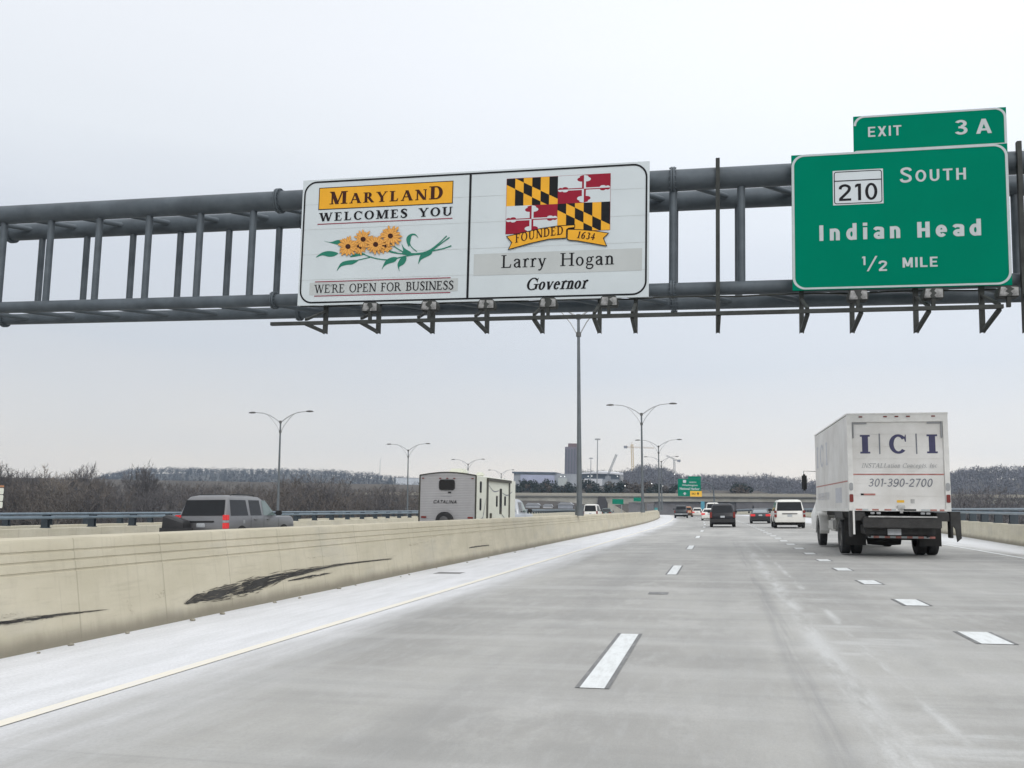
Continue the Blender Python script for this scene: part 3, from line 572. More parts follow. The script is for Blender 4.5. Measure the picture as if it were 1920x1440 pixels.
# loose chips swept against the foot of the wall
M['chip'] = mat('dirty_concrete_chip', (.26, .24, .19), .9, 0, .4, 20)
chip0 = None
for k in range(16):
    Y = [7.6, 8.1, 9.0, 10.2, 10.9, 12.4, 13.1, 14.8, 15.5, 17.6, 18.2, 20.4, 22.7, 25.0, 28.3, 31.6][k]; X = WX+.06+rnd.random()*.16
    if chip0 is None:
        mb = MB(); mb.loft([[(r_*math.cos(a)*(1+.3*math.sin(3*a+z)), r_*math.sin(a)*(1+.25*math.cos(2*a+1)), z) for a in [2*math.pi*i/9 for i in range(9)]] for r_, z in ((.05, 0), (.062, .02), (.045, .045), (.015, .058))])
        chip0 = c = tag(mb.build('concrete_chip', M['chip'], smooth=20), 'small loose concrete chip on the white shoulder at the foot of the median wall', 'stone', 'loose chips along the median wall')
    else: c = chip0.copy(); COL.objects.link(c)
    q = rnd.uniform(.22, .6)*(2.2 if k == 3 else 1); c.location = (X, Y, gz(X, Y)+.002); c.scale = (q, q*1.3, q); c.rotation_euler = (0, 0, rnd.uniform(0, 6))
# ------------------------------------------------------------------ railings on concrete parapets
def railing(label, x0, Y0, Y1, side, phase, h=.75, spacing=2.63, up=.62):
    t = thing('bridge_railing', label, 'railing', (x0(Y0), Y0, gz(x0(Y0), Y0))); o = Vector(t.location)
    prof = [(0, -.05), (-.06, .3), (-.07, h-.02), (-.09, h), (-.42, h), (-.45, h-.02), (-.45, -.05)] if side < 0 else [(0, -.05), (.06, .3), (.07, h-.02), (.09, h), (.42, h), (.45, h-.02), (.45, -.05)]
    Ys = []; y = Y0
    while y < Y1: Ys.append(y); y += 6
    mb = wall_loft(prof, x0, Ys); mb.v = [tuple(Vector(v)-o) for v in mb.v]; mb.build('parapet', M['wall2'], t, smooth=30)
    for dz, r in ((.405, .058), (.555, .048)):
        mb = MB(); mb.tube([(x0(Y)+side*.09-o.x, Y-o.y, gz(x0(Y), Y)+h+dz-o.z) for Y in Ys], r, 10); mb.build('rail', M['rail'], t, smooth=60)
    y = Y0+phase; first = None; k = 0
    while y < Y1-3 and k < 98:
        X = x0(y)+side*.27; p = (X-o.x, y-o.y, gz(x0(y), y)+h-o.z)
        if first is None:
            mb = MB()
            for s in (-.085, .06):
                mb.prism([(-.15, 0), (.13, 0), (.13, .30), (.16, .50), (-.10, .54), (-.14, .30)], s, s+.025)
            mb.box(-.17, .17, -.11, .11, -.0, .025); mb.box(-.10, .10, -.06, .06, .30, .5)
            first = mb.build('post', M['rail_post'], t, loc=p, smooth=0)
        else: c = first.copy(); COL.objects.link(c); c.parent = t; c.location = p
        y += spacing; k += 1
    return t
railing('two tube steel railing on cream parapet along the far edge of the opposite carriageway', lambda Y: -25+shift(Y), 15, 240, -1, 1.55)
railing('farther steel railing seen between the posts of the nearer railing at left', lambda Y: -31+shift(Y), 15, 200, -1, .9, spacing=2.63)
def XR(Y): return 7.62+.075*min(Y, 95)+shift(Y)+.25
railing('steel railing on low parapet beyond the white box truck at right', XR, 8, 240, 1, .4)
# ------------------------------------------------------------------ haze
hz = MB(); hz.box(-1900, 1000, -300, 1750, -12, 118)
hzm = bpy.data.materials.new('haze_air'); hzm.use_nodes = True; Nn = hzm.node_tree.nodes; Nn.remove(Nn['Principled BSDF'])
pv = Nn.new('ShaderNodeVolumePrincipled'); pv.inputs['Color'].default_value = (.62, .80, 1, 1); pv.inputs['Density'].default_value = HAZE = .00017; pv.inputs['Anisotropy'].default_value = .1
hzm.node_tree.links.new(pv.outputs[0], Nn['Material Output'].inputs['Volume'])
tag(hz.build('haze', hzm, smooth=0), kind='stuff')
# ================================================================== GANTRY AND SIGNS
SK = .02; GD = 22.0
ga = math.atan(SK)
def gpt(u, off, z):                                        # u along the gantry from the crossing with x = 0, off behind the sign plane
    return Vector((u*math.cos(ga)-off*math.sin(ga), GD+u*math.sin(ga)+off*math.cos(ga), z))
gan = thing('sign_gantry', 'dark blue grey tubular steel box truss gantry spanning the carriageways overhead', 'gantry', gpt(0, 0, 0), (0, 0, ga))
U0, U1 = -34., 9.6; ZU, ZL, RU, RL = 9.74, 6.88, .275, .17; F, B = .5, 2.1
for nm, z, r, off in (('upper_chord', ZU, RU, F), ('upper_chord', ZU, RU-.01, B), ('lower_chord', ZL, RL, F), ('lower_chord', ZL, RL, B)):
    mb = MB(); mb.tube([(U0, off, z), (U1, off, z)], r, 28); mb.build(nm, M['steel'], gan, smooth=50)
    for u in (-22.2, -12.04, -1.1):
        mb = MB()
        for s in (-.05, .01): mb.tube([(u+s, off, z), (u+s+.045, off, z)], r+.075, 28)
        for k in range(14):
            a = 2*math.pi*k/14; q = (off+(r+.045)*math.cos(a), z+(r+.045)*math.sin(a)); mb.tube([(u-.085, *q), (u+.09, *q)], .016, 6)
        mb.build('flange', M['steel'], gan, smooth=40)
PU = [-21.44+1.694*k+(.02 if k > 5 else 0) for k in range(-7, 19)]
PU = [u*(1+.02*u/22.5) for u in PU]; PU = [u for u in PU if U0 < u < U1-.3]
pf = None
for u in PU:
    for off in (F, B):
        if pf is None:
            mb = MB(); mb.tube([(0, 0, ZL+RL-.05), (0, 0, ZU-RU+.06)], .098, 14); pf = mb.build('post', M['steel'], gan, loc=(u, off, 0), smooth=50)
        else: c = pf.copy(); COL.objects.link(c); c.parent = gan; c.location = (u, off, 0)
bf = {}
for i, u in enumerate(PU[:-1]):
    for z, rr in ((ZU, .06), (ZL, .05)):
        if z not in bf:
            mb = MB(); mb.tube([(0, F, 0), (PU[1]-PU[0], B, 0)], rr+.015, 10); bf[z] = mb.build('brace', M['steel'], gan, loc=(u, 0, z), smooth=50)
        else: c = bf[z].copy(); COL.objects.link(c); c.parent = gan; c.location = (u, 0, z)
for u in (U0+.3, U1-.3):                                   # end columns outside the frame carry the truss
    for off in (F, B):
        mb = MB(); zb = gz(u, GD)-.2; mb.tube([(u, off, zb), (u, off, ZU+.5)], .24, 20); mb.tube([(u, off, zb), (u, off, zb+.9)], .45, 20); mb.build('column', M['steel'], gan, smooth=50)
def hanger(u, z0, z1, w=.10):
    mb = MB()
    mb.box(u-w/2, u+w/2, .16, .172, z0, z1); mb.box(u-w/2, u-w/2+.012, .172, .28, z0, z1); mb.box(u+w/2-.012, u+w/2, .172, .28, z0, z1)   # channel section
    return mb.build('hanger', M['bracket'], gan, smooth=0)
TIPS = [-10.36, -8.84, -7.33, -5.85, -4.38, -2.91, -2.0, 0.02, 2.0, 3.16, 4.59, 6.03, 6.94]
for u in TIPS:
    solo = u in (.02, 6.94)
    ZT = 5.68-.016*u; hanger(u, ZT, 10.15 if solo else 10.0)
    z = 6.27
    mb = MB(); mb.bar((u, .17, ZT+.04), (u, -1.0, 5.87), .09, .07); mb.build('light_strut', M['bracket'], gan, smooth=0)
    if u != .02: mb = MB(); mb.bar((u, .17, 6.46), (u, -1.0, 5.98), .07, .06); mb.build('light_arm', M['bracket'], gan, smooth=0)
mb = MB(); mb.bar((-11.32, -1.02, 5.88), (6.1, -1.02, 5.93), .10, .085); mb.build('light_rail', M['bracket'], gan, smooth=0)
mb = MB(); mb.tube([(-11.2+.9*k, F-.12-.02*(k % 2), ZL-RL-.05-.03*(k % 3 == 1)) for k in range(21)], .022, 6); mb.build('conduit', M['bracket'], gan, smooth=50)
for ua, ub in ((-10.9, -1.9), (2.0, 6.5)):
    for za in (7.0, 9.3): mb = MB(); mb.box(ua, ub, .065, .155, za, za+.09); mb.build('mounting_beam', M['bracket'], gan, smooth=0)
def sign_light(u, label, torn):
    t = thing('sign_light', label, 'sign light', gpt(u, -.86, 6.27), (0, 0, ga), 'flood lights under the overhead signs')
    mb = MB(); mb.prism([(-.21, -.12), (.21, -.12), (.23, .0), (.17, .13), (-.17, .13), (-.23, .0)], -.16, .10); mb.build('housing', M['bracket'], t, bevel=.015)
    mb = MB(); mb.box(-.04, .04, -.14, -.06, -.34, -.115); mb.build('mount', M['bracket'], t, smooth=0)
    fc = Face(t, (0, -.161, 0), (1, 0, 0), (0, 0, 1), (0, -1, 0)); r = random.Random(torn)
    left = [(-.20, -.10)]+[(-.03+r.uniform(-.06, .03), -.10+.2*k/4) for k in range(5)]+[(-.16, .10)]
    right = [(.19, -.10)]+[(.19, .09)]+[(.04+r.uniform(-.03, .07), .10-.2*k/4) for k in range(5)]
    fc.polys('glass_reflector', [left, right], M['lens'], .004)
SL = [(-8.63, 'leftmost flood light under the white welcome sign'), (-7.06, 'second flood light from left under the white welcome sign'), (-5.59, 'flood light under the divider of the white welcome sign'), (-4.04, 'flood light under the word Governor on the welcome sign'), (-2.56, 'rightmost flood light under the white welcome sign'), (3.1, 'leftmost flood light under the green exit sign'), (4.69, 'middle flood light under the green exit sign'), (6.23, 'rightmost flood light under the green exit sign')]
for i, (u, l) in enumerate(SL): sign_light(u, l, i+1)
# ---- sign planes
def spx(px, py):                                           # photograph -> (u, z) on the sign plane
    o = Vector((0, 0, CH)); n = Vector((math.sin(ga), -math.cos(ga), 0)); d = ray(px, py); t = (Vector((0, GD, 0))-o).dot(n)/d.dot(n); p = o+d*t
    return (p.x*math.cos(ga)+(p.y-GD)*math.sin(ga), p.z)
c5 = lambda x, y: spx(540+x/4.236, 300+y/4.236)
c6 = lambda x, y: spx(860+x/4.113, 290+y/4.113)
c7 = lambda x, y: spx(1440+x/3.2, 190+y/3.2)
def sign(name, label, cat, u0, z0):
    t = thing(name, label, cat, gpt(u0, 0, z0), (0, 0, ga))
    return t, Face(t, (-u0, -.002, -z0), (1, 0, 0), (0, 0, 1), (0, -1, 0), .00009)
def avg(*p): return sum(p)/len(p)
# welcome sign
(ax, az), (bx, bz), (cx, cz), (dx, dz) = c5(119, 154), c6(1470, 60), c6(1468, 1098), c5(78, 1155)
u0, u1, z0, z1 = avg(ax, dx), avg(bx, cx), avg(cz, dz), avg(az, bz)
ws, fc = sign('welcome_sign', 'wide white overhead sign with yellow flowers and a quartered flag, hung on the gantry', 'sign', (u0+u1)/2, z0)
mb = MB(); mb.box(u0-(u0+u1)/2, u1-(u0+u1)/2, .0, .05, 0, z1-z0); pn = mb.build('panel', [M['sign_white']], ws, smooth=0)
fa = rrect(u0+.05, u1-.05, z0+.05, z1-.05, .36, 9); fb = rrect(u0+.095, u1-.095, z0+.095, z1-.095, .315, 9)
fc.polys('border', frame_polys(fa, fb), M['ink'], .004)
ud = avg(c5(1452, 110)[0], c5(1425, 1110)[0]); fc.polys('divider', [g_bar(ud-.03, ud+.03, z0+.07, z1-.07)], M['ink'], .008)
for k in range(1, 5):                                      # seams between the sheets of the panel
    zz = z0+(z1-z0)*k/5; fc.polys('seam', [g_bar(u0+.02, u1-.02, zz-.004, zz+.004)], M['sign_grey'], .002)
ya, yb, yc, yd = c5(248, 217), c5(1314, 170), c5(1310, 352), c5(243, 392); yl, yr, yt, ybm = avg(ya[0], yd[0]), avg(yb[0], yc[0]), avg(ya[1], yb[1]), avg(yc[1], yd[1])
fc.polys('name_panel', [(g_bar(yl, yr, ybm, yt), 0), (g_bar(yl+.022, yr-.022, ybm+.022, yt-.022), 1)], [M['ink'], M['gold']], .005)
v0 = avg(c5(330, 350)[1], c5(1140, 318)[1]); cap = avg(c5(340, 250)[1]-c5(340, 350)[1], c5(1150, 215)[1]-c5(1150, 318)[1])
fc.serif('lettering', 'MARYLAND', c5(330, 350)[0], c5(1229, 318)[0], v0, cap, M['brown_ink'], .009, T=.24, t=.085, gap=.15, sizes=[1.]+[.8]*6+[1.], parent=ws)
v0 = avg(c5(245, 484)[1], c5(1300, 446)[1]); cap = avg(c5(250, 418)[1]-c5(250, 484)[1], c5(1290, 376)[1]-c5(1290, 446)[1])
fc.serif('lettering', 'WELCOMES YOU', c5(245, 487)[0], c5(1305, 447)[0], v0, cap, M['ink'], .005, T=.22, t=.10, gap=.17, space=1.7)
def hline(a, b, w=.026): 
    v = avg(c5(*a)[1], c5(*b)[1]); fc.polys('rule', [g_bar(c5(*a)[0], c5(*b)[0], v-w/2, v+w/2)], M['ink_red'], .005)
hline((235, 508), (1307, 467)); hline((215, 967), (1292, 937)); hline((208, 1082), (1290, 1052))
ga1, gb1 = c5(173, 978), c5(1348, 1040); fc.polys('patch', [g_bar(ga1[0], gb1[0], avg(c5(173, 1075)[1], c5(1348, 1040)[1]), avg(c5(173, 978)[1], c5(1348, 937)[1]))], M['sign_grey'], .003)
v0 = avg(c5(210, 1060)[1], c5(1310, 1027)[1]); cap = avg(c5(215, 992)[1]-c5(215, 1060)[1], c5(1300, 960)[1]-c5(1300, 1027)[1])
fc.serif('lettering', "WE'RE OPEN FOR BUSINESS", c5(207, 1060)[0], c5(1314, 1027)[0], v0, cap, M['ink'], .006, T=.15, t=.08, gap=.05, space=1.25)
# flowers: leaves, stems, petals
def bez(P, n=6): return [q[:2] for q in _mid(P, n)]
def _mid(P, n):
    o = []
    for i in range(len(P)):
        p0, p1, p2, p3 = P[i-1], P[i], P[(i+1) % len(P)], P[(i+2) % len(P)]
        for k in range(n):
            t = k/n; o.append(tuple(.5*((2*b)+(-a+c)*t+(2*a-5*b+4*c-d)*t*t+(-a+3*b-3*c+d)*t**3) for a, b, c, d in zip(p0, p1, p2, p3)))
    return o
LEAVES = [[(285, 643), (340, 652), (395, 636), (450, 642), (462, 660), (425, 677), (380, 670), (335, 658)], [(222, 775), (268, 737), (330, 723), (398, 740), (365, 765), (320, 768), (272, 758)],
          [(388, 882), (420, 820), (475, 799), (557, 796), (515, 828), (465, 834), (420, 848)], [(493, 772), (525, 748), (575, 738), (615, 748), (570, 762)],
          [(745, 870), (775, 802), (825, 773), (868, 776), (850, 808), (800, 824), (767, 843)], [(887, 885), (870, 835), (888, 790), (915, 765), (940, 772), (938, 800), (918, 830), (885, 850)],
          [(1035, 828), (1048, 765), (1078, 730), (1142, 725), (1135, 752), (1088, 776), (1055, 796)], [(903, 665), (925, 700), (978, 735), (962, 756), (905, 748), (915, 718)],
          [(1036, 620), (1012, 600), (985, 602), (974, 640), (962, 690), (942, 648), (945, 612), (975, 588), (1012, 588)]]
fc.polys('leaf_emblem', [[c5(*q) for q in bez(l, 4)] for l in LEAVES], M['leaf_green'], .005)
STEMS = [[(600, 748, 7), (660, 772, 8), (740, 790, 8), (820, 792, 9), (900, 772, 9), (1000, 752, 10), (1060, 745, 12), (1130, 715, 10), (1200, 662, 9), (1262, 603, 9)],
         [(780, 722, 7), (850, 738, 9), (950, 748, 9), (1050, 742, 12), (1130, 725, 10), (1210, 668, 9), (1284, 615, 9)], [(820, 665, 7), (870, 705, 8), (940, 738, 9), (1040, 745, 12), (1150, 722, 10), (1230, 705, 9), (1298, 682, 9)],
         [(550, 797, 7), (610, 783, 7), (665, 770, 6)], [(962, 645, 6), (980, 690, 7), (1025, 728, 7)], [(790, 715, 6), (880, 742, 7), (960, 752, 7)]]
fc.polys('stem_emblem', [[c5(x, y) for x, y in g_path(s)] for s in STEMS], M['leaf_green'], .0085)
pr = random.Random(4); items = []
for cx_, cy_, R_, half in ((568, 692, 72, 1), (768, 682, 74, 1), (600, 632, 84, 0), (480, 690, 92, 0), (700, 674, 86, 0), (818, 607, 96, 0)):
    for lay in range(2):
        for k in range(15):
            a = 2*math.pi*(k+.5*lay)/15+pr.uniform(-.12, .12); r = R_*pr.uniform(.78, 1.08)*(1 if lay == 0 else .8)
            if half and math.sin(a) < -.35: r *= .6
            ca, sa = math.cos(a), math.sin(a)
            def pt(l, w_): return c5(cx_+ca*l-sa*w_, cy_+(sa*l+ca*w_)*.95)
            for mi, g in ((1, 1.25), (0, .9)):
                w_ = R_*.085*g; items.append(([pt(R_*.12, -w_*.5), pt(r*.5, -w_), pt(r*.85, -w_*.95), pt(r*(1.0 if mi else .97), 0), pt(r*.85, w_*.95), pt(r*.5, w_), pt(R_*.12, w_*.5)], mi))
    if half:
        for q in (-1, 1): items.append(([c5(cx_+q*9+7*math.cos(b)*1.4, cy_+q*6+12*math.sin(b)) for b in [2*math.pi*j/10 for j in range(10)]], 2))
    else: items.append(([c5(cx_+21*math.cos(b), cy_+20*math.sin(b)) for b in [2*math.pi*j/16 for j in range(16)]], 2))
fc.polys('flower_emblem', items, [M['petal'], M['petal_edge'], M['brown_ink']], .011).data
# quartered flag
tl, tr_, br, bl = c6(373, 186), c6(1172, 148), c6(1165, 580), c6(363, 612)
fl, fr, ft, fbt = avg(tl[0], bl[0]), avg(tr_[0], br[0]), avg(tl[1], tr_[1]), avg(bl[1], br[1]); fw, fh = (fr-fl)/2, (ft-fbt)/2
def fq(qx, qy, x, y): return (fl+(qx+x)*fw, ft-(qy+y)*fh)    # x, y in 0..1 inside a quarter, y down
items = [([(fl-.007, fbt-.007), (fr+.007, fbt-.007), (fr+.007, ft+.007), (fl-.007, ft+.007)], 3)]
up_ = lambda x: (x-.17)*.98; lo_ = lambda x: .22+x*.98
for qx, qy in ((0, 0), (1, 1)):
    for k in range(6):
        xa, xb = k/6, (k+1)/6; col = 0 if k % 2 == 0 else 1
        items.append(([fq(qx, qy, *p) for p in ((xa, 0), (xb, 0), (xb, 1), (xa, 1))], col))
        P = [(xa, max(0, min(1, up_(xa)))), (xb, max(0, min(1, up_(xb)))), (xb, min(1, lo_(xb))), (xa, min(1, lo_(xa)))]
        if up_(xa) < 0 < up_(xb): P = [(xa, 0), (.17, 0), (xb, up_(xb)), (xb, min(1, lo_(xb))), (xa, min(1, lo_(xa)))]
        if lo_(xa) < 1 < lo_(xb): P = P[:-2]+[(xb, 1), ((1-.22)/.98, 1), (xa, lo_(xa))]
        items.append(([fq(qx, qy, *p) for p in P], 1-col))
arc = lambda cx, cy, r, a0, a1, n=8, ry=None: [(cx+r*math.cos(math.radians(a0+(a1-a0)*i/n)), cy+(ry or r)*math.sin(math.radians(a0+(a1-a0)*i/n))) for i in range(n+1)]
for qx, qy in ((1, 0), (0, 1)):
    for sx, sy in ((-1, -1), (1, -1), (-1, 1), (1, 1)):
        base = 2 if sx*sy < 0 else 4                        # 2 red, 4 white
        G = lambda P: [fq(qx, qy, .5+sx*x*.5, .5+sy*y*.5) for x, y in P]
        items.append((G([(0, 0), (1, 0), (1, 1), (0, 1)]), base)); o_ = 6-base; a = .075
        items.append((G([(0, 0), (.93, 0), (.98, .03), (.98, a*.8), (.9, a), (a, a), (a, .9), (a*.8, .98), (0, .98)]), o_))
        items.append((G([(.60, 0)]+arc(.72, a, .115, 180, 0)[::1]+[(.84, 0)]), o_)); items.append((G(arc(.90, .0, .10, 0, 180, ry=.15)), o_))
        items.append((G([(0, .52)]+[(y, x) for x, y in arc(.68, .1, .16, 180, 0)]+[(0, .86)]), o_)); items.append((G([(0, .78)]+[(y, x) for x, y in arc(.87, .02, .1, 180, 0, ry=.15)]+[(0, .98)]), o_))
fc.polys('flag_emblem', items, [M['gold'], M['ink'], M['flag_red'], M['flag_red'], M['sign_white']], .005)
LB = [(366, 632), (500, 600), (640, 568), (760, 550), (900, 541), (898, 566), (850, 572), (836, 582), (834, 648), (700, 656), (550, 690), (380, 738), (408, 680)]
RB = [(838, 576), (930, 578), (1050, 588), (1163, 606), (1120, 647), (1147, 711), (1000, 684), (920, 670), (850, 664), (836, 654)]
def inset(P, k):
    mx, my = avg(*[p[0] for p in P]), avg(*[p[1] for p in P]); n = len(P); o = []
    for i in range(n):
        (xa, ya), (xb, yb), (xc, yc) = P[i-1], P[i], P[(i+1) % n]
        d1 = Vector((xb-xa, yb-ya)).normalized(); d2 = Vector((xc-xb, yc-yb)).normalized(); n1 = Vector((-d1.y, d1.x)); n2 = Vector((-d2.y, d2.x)); b = n1+n2
        b = b.normalized()/max(.45, b.normalized().dot(n1)) if b.length > .05 else n1; o.append((xb+b.x*k, yb+b.y*k))
    return o
bi = []
for P in (LB, RB): bi += [([c6(*q) for q in P], 0), ([c6(*q) for q in inset(P, 6)], 1)]
fc.polys('banner_emblem', bi, [M['ink'], M['gold']], .03)
fP, fW = serif('FOUNDED', .19, .09, .12); 
def arcd(P, W, x0, x1, base, cap): return [[c6(x0+(x1-x0)*u/W, base((u/W))-v*cap) for u, v in p] for p in P]
fc.polys('lettering', arcd(fP, fW, 438, 806, lambda s: 684-92*s+26*s*s, 66), M['brown_ink'], .034)
fP, fW = serif('1634', .22, .1, .08); fc.polys('lettering', [[c6(912+134*u/fW+14*v, 646+16*u/fW-52*v) for u, v in p] for p in fP], M['brown_ink'], .034)
fc.polys('patch', [g_bar(c6(118, 800)[0], c6(1414, 800)[0], avg(c6(117, 930)[1], c6(1412, 897)[1]), avg(c6(118, 765)[1], c6(1415, 724)[1]))], M['sign_grey'], .003)
v0 = avg(c6(335, 873)[1], c6(1195, 849)[1]); cap = avg(c6(350, 773)[1]-c6(350, 872)[1], c6(820, 760)[1]-c6(820, 860)[1])
fc.serif('lettering', 'Larry Hogan', c6(328, 873)[0], c6(1199, 849)[0], v0, cap, M['ink'], .006, T=.14, t=.075, gap=.08, space=1.9)
v0 = avg(c6(530, 1043)[1], c6(990, 1034)[1]); cap = c6(560, 950)[1]-c6(560, 1043)[1]
fc.serif('lettering', 'Governor', c6(526, 1043)[0], c6(1003, 1034)[0], v0, cap, M['ink'], .005, T=.20, t=.09, gap=.02, slant=.24)
# exit sign
A, B_, C_, D_ = c7(142, 316), c7(1434, 262), c7(1468, 1096), c7(146, 1140)
u0, u1, z0, z1 = avg(A[0], D_[0]), avg(B_[0], C_[0]), avg(C_[1], D_[1]), avg(A[1], B_[1])
tu0, tz1 = c7(512, 88)[0], avg(c7(512, 88)[1], c7(1432, 38)[1])
ex, fc = sign('exit_sign', 'green overhead exit sign with route marker 210 and a tab on top', 'sign', (u0+u1)/2, z0); uc = (u0+u1)/2
mb = MB(); mb.box(u0-uc, u1-uc, 0, .05, 0, z1-z0); mb.build('panel', M['green_sign'], ex, smooth=0)
mb = MB(); mb.box(tu0-uc, u1-uc, 0, .05, z1-z0+.006, tz1-z0); mb.build('exit_tab', M['green_sign'], ex, smooth=0)
fa = rrect(u0+.0, u1-.0, z0+.015, z1-.0, .30, 9); fb = rrect(u0+.06, u1-.06, z0+.06, z1-.05, .25, 9); fc.polys('border', frame_polys(fa, fb), M['sign_letter'], .004)
fa = rrect(tu0, u1, z1+.0, tz1-.0, .24, 9, (0, 0, 1, 1)); fb = rrect(tu0+.055, u1-.055, z1+.02, tz1-.045, .2, 9, (0, 0, 1, 1)); fc.polys('border', frame_polys(fa, fb)[:-1]+[], M['sign_letter'], .004)
def sl(txt, x0, y0, x1, y1, top, bot, **k):
    v0, v1 = avg(*[c7(*q)[1] for q in bot]), avg(*[c7(*q)[1] for q in top]); fc.gothic('lettering', txt, c7(x0, y0)[0], c7(x1, y1)[0], v0, v1-v0, M['sign_letter'], .005, **k)
sl('EXIT', 600, 180, 800, 180, ((602, 152), (798, 146)), ((602, 213), (798, 205)), w=.165, gap=.2)
sl('3', 1120, 150, 1196, 150, ((1160, 112),), ((1160, 200),), w=.17); sl('A', 1247, 150, 1342, 150, ((1295, 105),), ((1295, 193),), w=.17)
sl('S', 790, 440, 863, 440, ((826, 397),), ((826, 488),), w=.155); sl('OUTH', 884, 440, 1187, 440, ((890, 414), (1185, 398)), ((890, 482), (1185, 470)), w=.17, gap=.24)
sl('Indian', 308, 790, 793, 790, ((315, 745),), ((315, 838),), w=.225, gap=.36); sl('Head', 895, 770, 1278, 770, ((905, 722), (1270, 712)), ((905, 818), (1270, 805)), w=.225, gap=.30)
sl('1', 564, 950, 584, 950, ((575, 931),), ((575, 983),), w=.2); sl('2', 663, 990, 714, 990, ((690, 956),), ((690, 1018),), w=.18)
fc.polys('lettering', [[c7(592, 1020), c7(604, 1020), c7(656, 928), c7(644, 928)]], M['sign_letter'], .005)
sl('MILE', 807, 960, 1017, 960, ((810, 938), (1015, 932)), ((810, 998), (1015, 992)), w=.18, gap=.19)
mu0, mu1, mz0, mz1 = avg(c7(388, 418)[0], c7(390, 628)[0]), avg(c7(692, 405)[0], c7(690, 610)[0]), avg(c7(390, 628)[1], c7(690, 610)[1]), avg(c7(388, 418)[1], c7(692, 405)[1])
rm = fc.polys('route_marker', [g_bar(mu0, mu1, mz0, mz1)], M['sign_white'], .007)
fa = rrect(mu0+.025, mu1-.025, mz0+.025, mz1-.025, .06, 5); fb = rrect(mu0+.045, mu1-.045, mz0+.045, mz1-.045, .045, 5)
zb = avg(c7(400, 481)[1], c7(685, 467)[1]); fc.polys('marker_border', frame_polys(fa, fb)+[g_bar(mu0+.03, mu1-.03, zb-.012, zb+.012)], M['ink'], .009, parent=rm)
vb = avg(c7(424, 600)[1], c7(656, 589)[1]); fc.gothic('lettering', '210', c7(424, 560)[0], c7(656, 550)[0], vb, avg(c7(424, 500)[1], c7(656, 489)[1])-vb, M['ink'], .009, w=.15, gap=.2, parent=rm)
# ================================================================== LAMPS
def lamp_col(label, x, y, zb, ztop, span, thick=1., group='double arm highway lamps'):
    """ztop is the height of the lamp heads; the pole ends 1.0 m lower"""
    t = thing('street_lamp', label, 'street lamp', (x+.02*(ztop-zb)*.9, y, zb), (0, -.02, 0), group); h = ztop-zb-.95*span/6.2     # square to the banked deck
    k = span/6.2
    mb = MB(); mb.tube([(0, 0, 0), (0, 0, h*.5), (0, 0, h+.12)], [.15*thick, .098*thick, .07*thick], 12); mb.tube([(0, 0, 0), (0, 0, .5)], .22, 12); mb.build('pole', M['lamp_pole'], t, smooth=50)
    for za, zb_ in ((h-.1, h+.14), (h-1.0, h-.78)): mb = MB(); mb.tube([(0, 0, za), (0, 0, zb_)], .13, 10); mb.build('collar', M['lamp_head'], t, smooth=50)
    for s in (-1, 1):
        mb = MB(); P = [(s*.06, 0, h), (s*.55*k, 0, h+.36*k), (s*1.1*k, 0, h+.66*k), (s*1.7*k, 0, h+.86*k), (s*2.4*k, 0, h+.93*k), (s*2.75*k, 0, h+.92*k)]
        mb.tube(P, [.055, .052, .048, .045, .04, .04], 8); mb.tube([(s*.06, 0, h-.9), (s*.4*k, 0, h-.28), (s*.9*k, 0, h+.35*k), (s*1.3*k, 0, h+.70*k)], .032, 6)
        mb.build('arm', M['lamp_arm'], t, smooth=50)
        x1, x2 = sorted((s*2.55*k, s*3.12*k)); mb = MB(); xc = (x1+x2)/2; rings = []
        for q, wd, hh in ((0, .07, .04), (.15, .13, .08), (.5, .17, .10), (.85, .14, .06), (1, .05, .02)):
            xx = s*(2.5*k+q*.68*k); rings.append([(xx, wd*math.cos(a), h+.93*k+(hh if math.sin(a) > 0 else .06)*math.sin(a)) for a in [2*math.pi*i/10 for i in range(10)]])
        mb.loft(rings); hd = mb.build('lamp_head', M['lamp_head'], t, smooth=50)
        mb = MB(); mb.box(xc-.16, xc+.16, -.1, .1, h+.93*k-.075, h+.93*k-.055); mb.build('lens', M['lens'], hd, smooth=0)
    return t
wtop = lambda Y: gz(WX+shift(Y), Y)+1.08
for lab, x, y, ztop, span in (('tall near lamp column behind the gantry, standing on the median wall', -6.86, 44, 11.85, 6.3), ('second nearest lamp column on the median wall, in clear sky right of the near pole', -6.97, 84, 11.05, 6.45),
                              ('lamp column on the median wall in front of the yellow tower crane', -8.05, 126, 10.85, 6.35), ('most distant lamp column on the median wall, arms level with the tree tops', at(1240, 858, 168).x, 168, at(1240, 856, 168).z, 6.3)):
    lamp_col(lab, x, y, wtop(y)-.02, ztop, span)
for lab, px, py, Y, span in (('largest lamp column at left, rising beside the grey sport utility vehicle', 527, 772, 77, 6.5), ('lamp column left of the travel trailer', 766, 832, 123, 6.55), ('lamp column rising behind the travel trailer roof', 878, 861, 163, 6.5), ('faint far lamp column right above the travel trailer end', 940, 881, 206, 6.3)):
    p = at(px, py, Y); lamp_col(lab, p.x, Y, gz(p.x, Y)-.1, p.z, span)
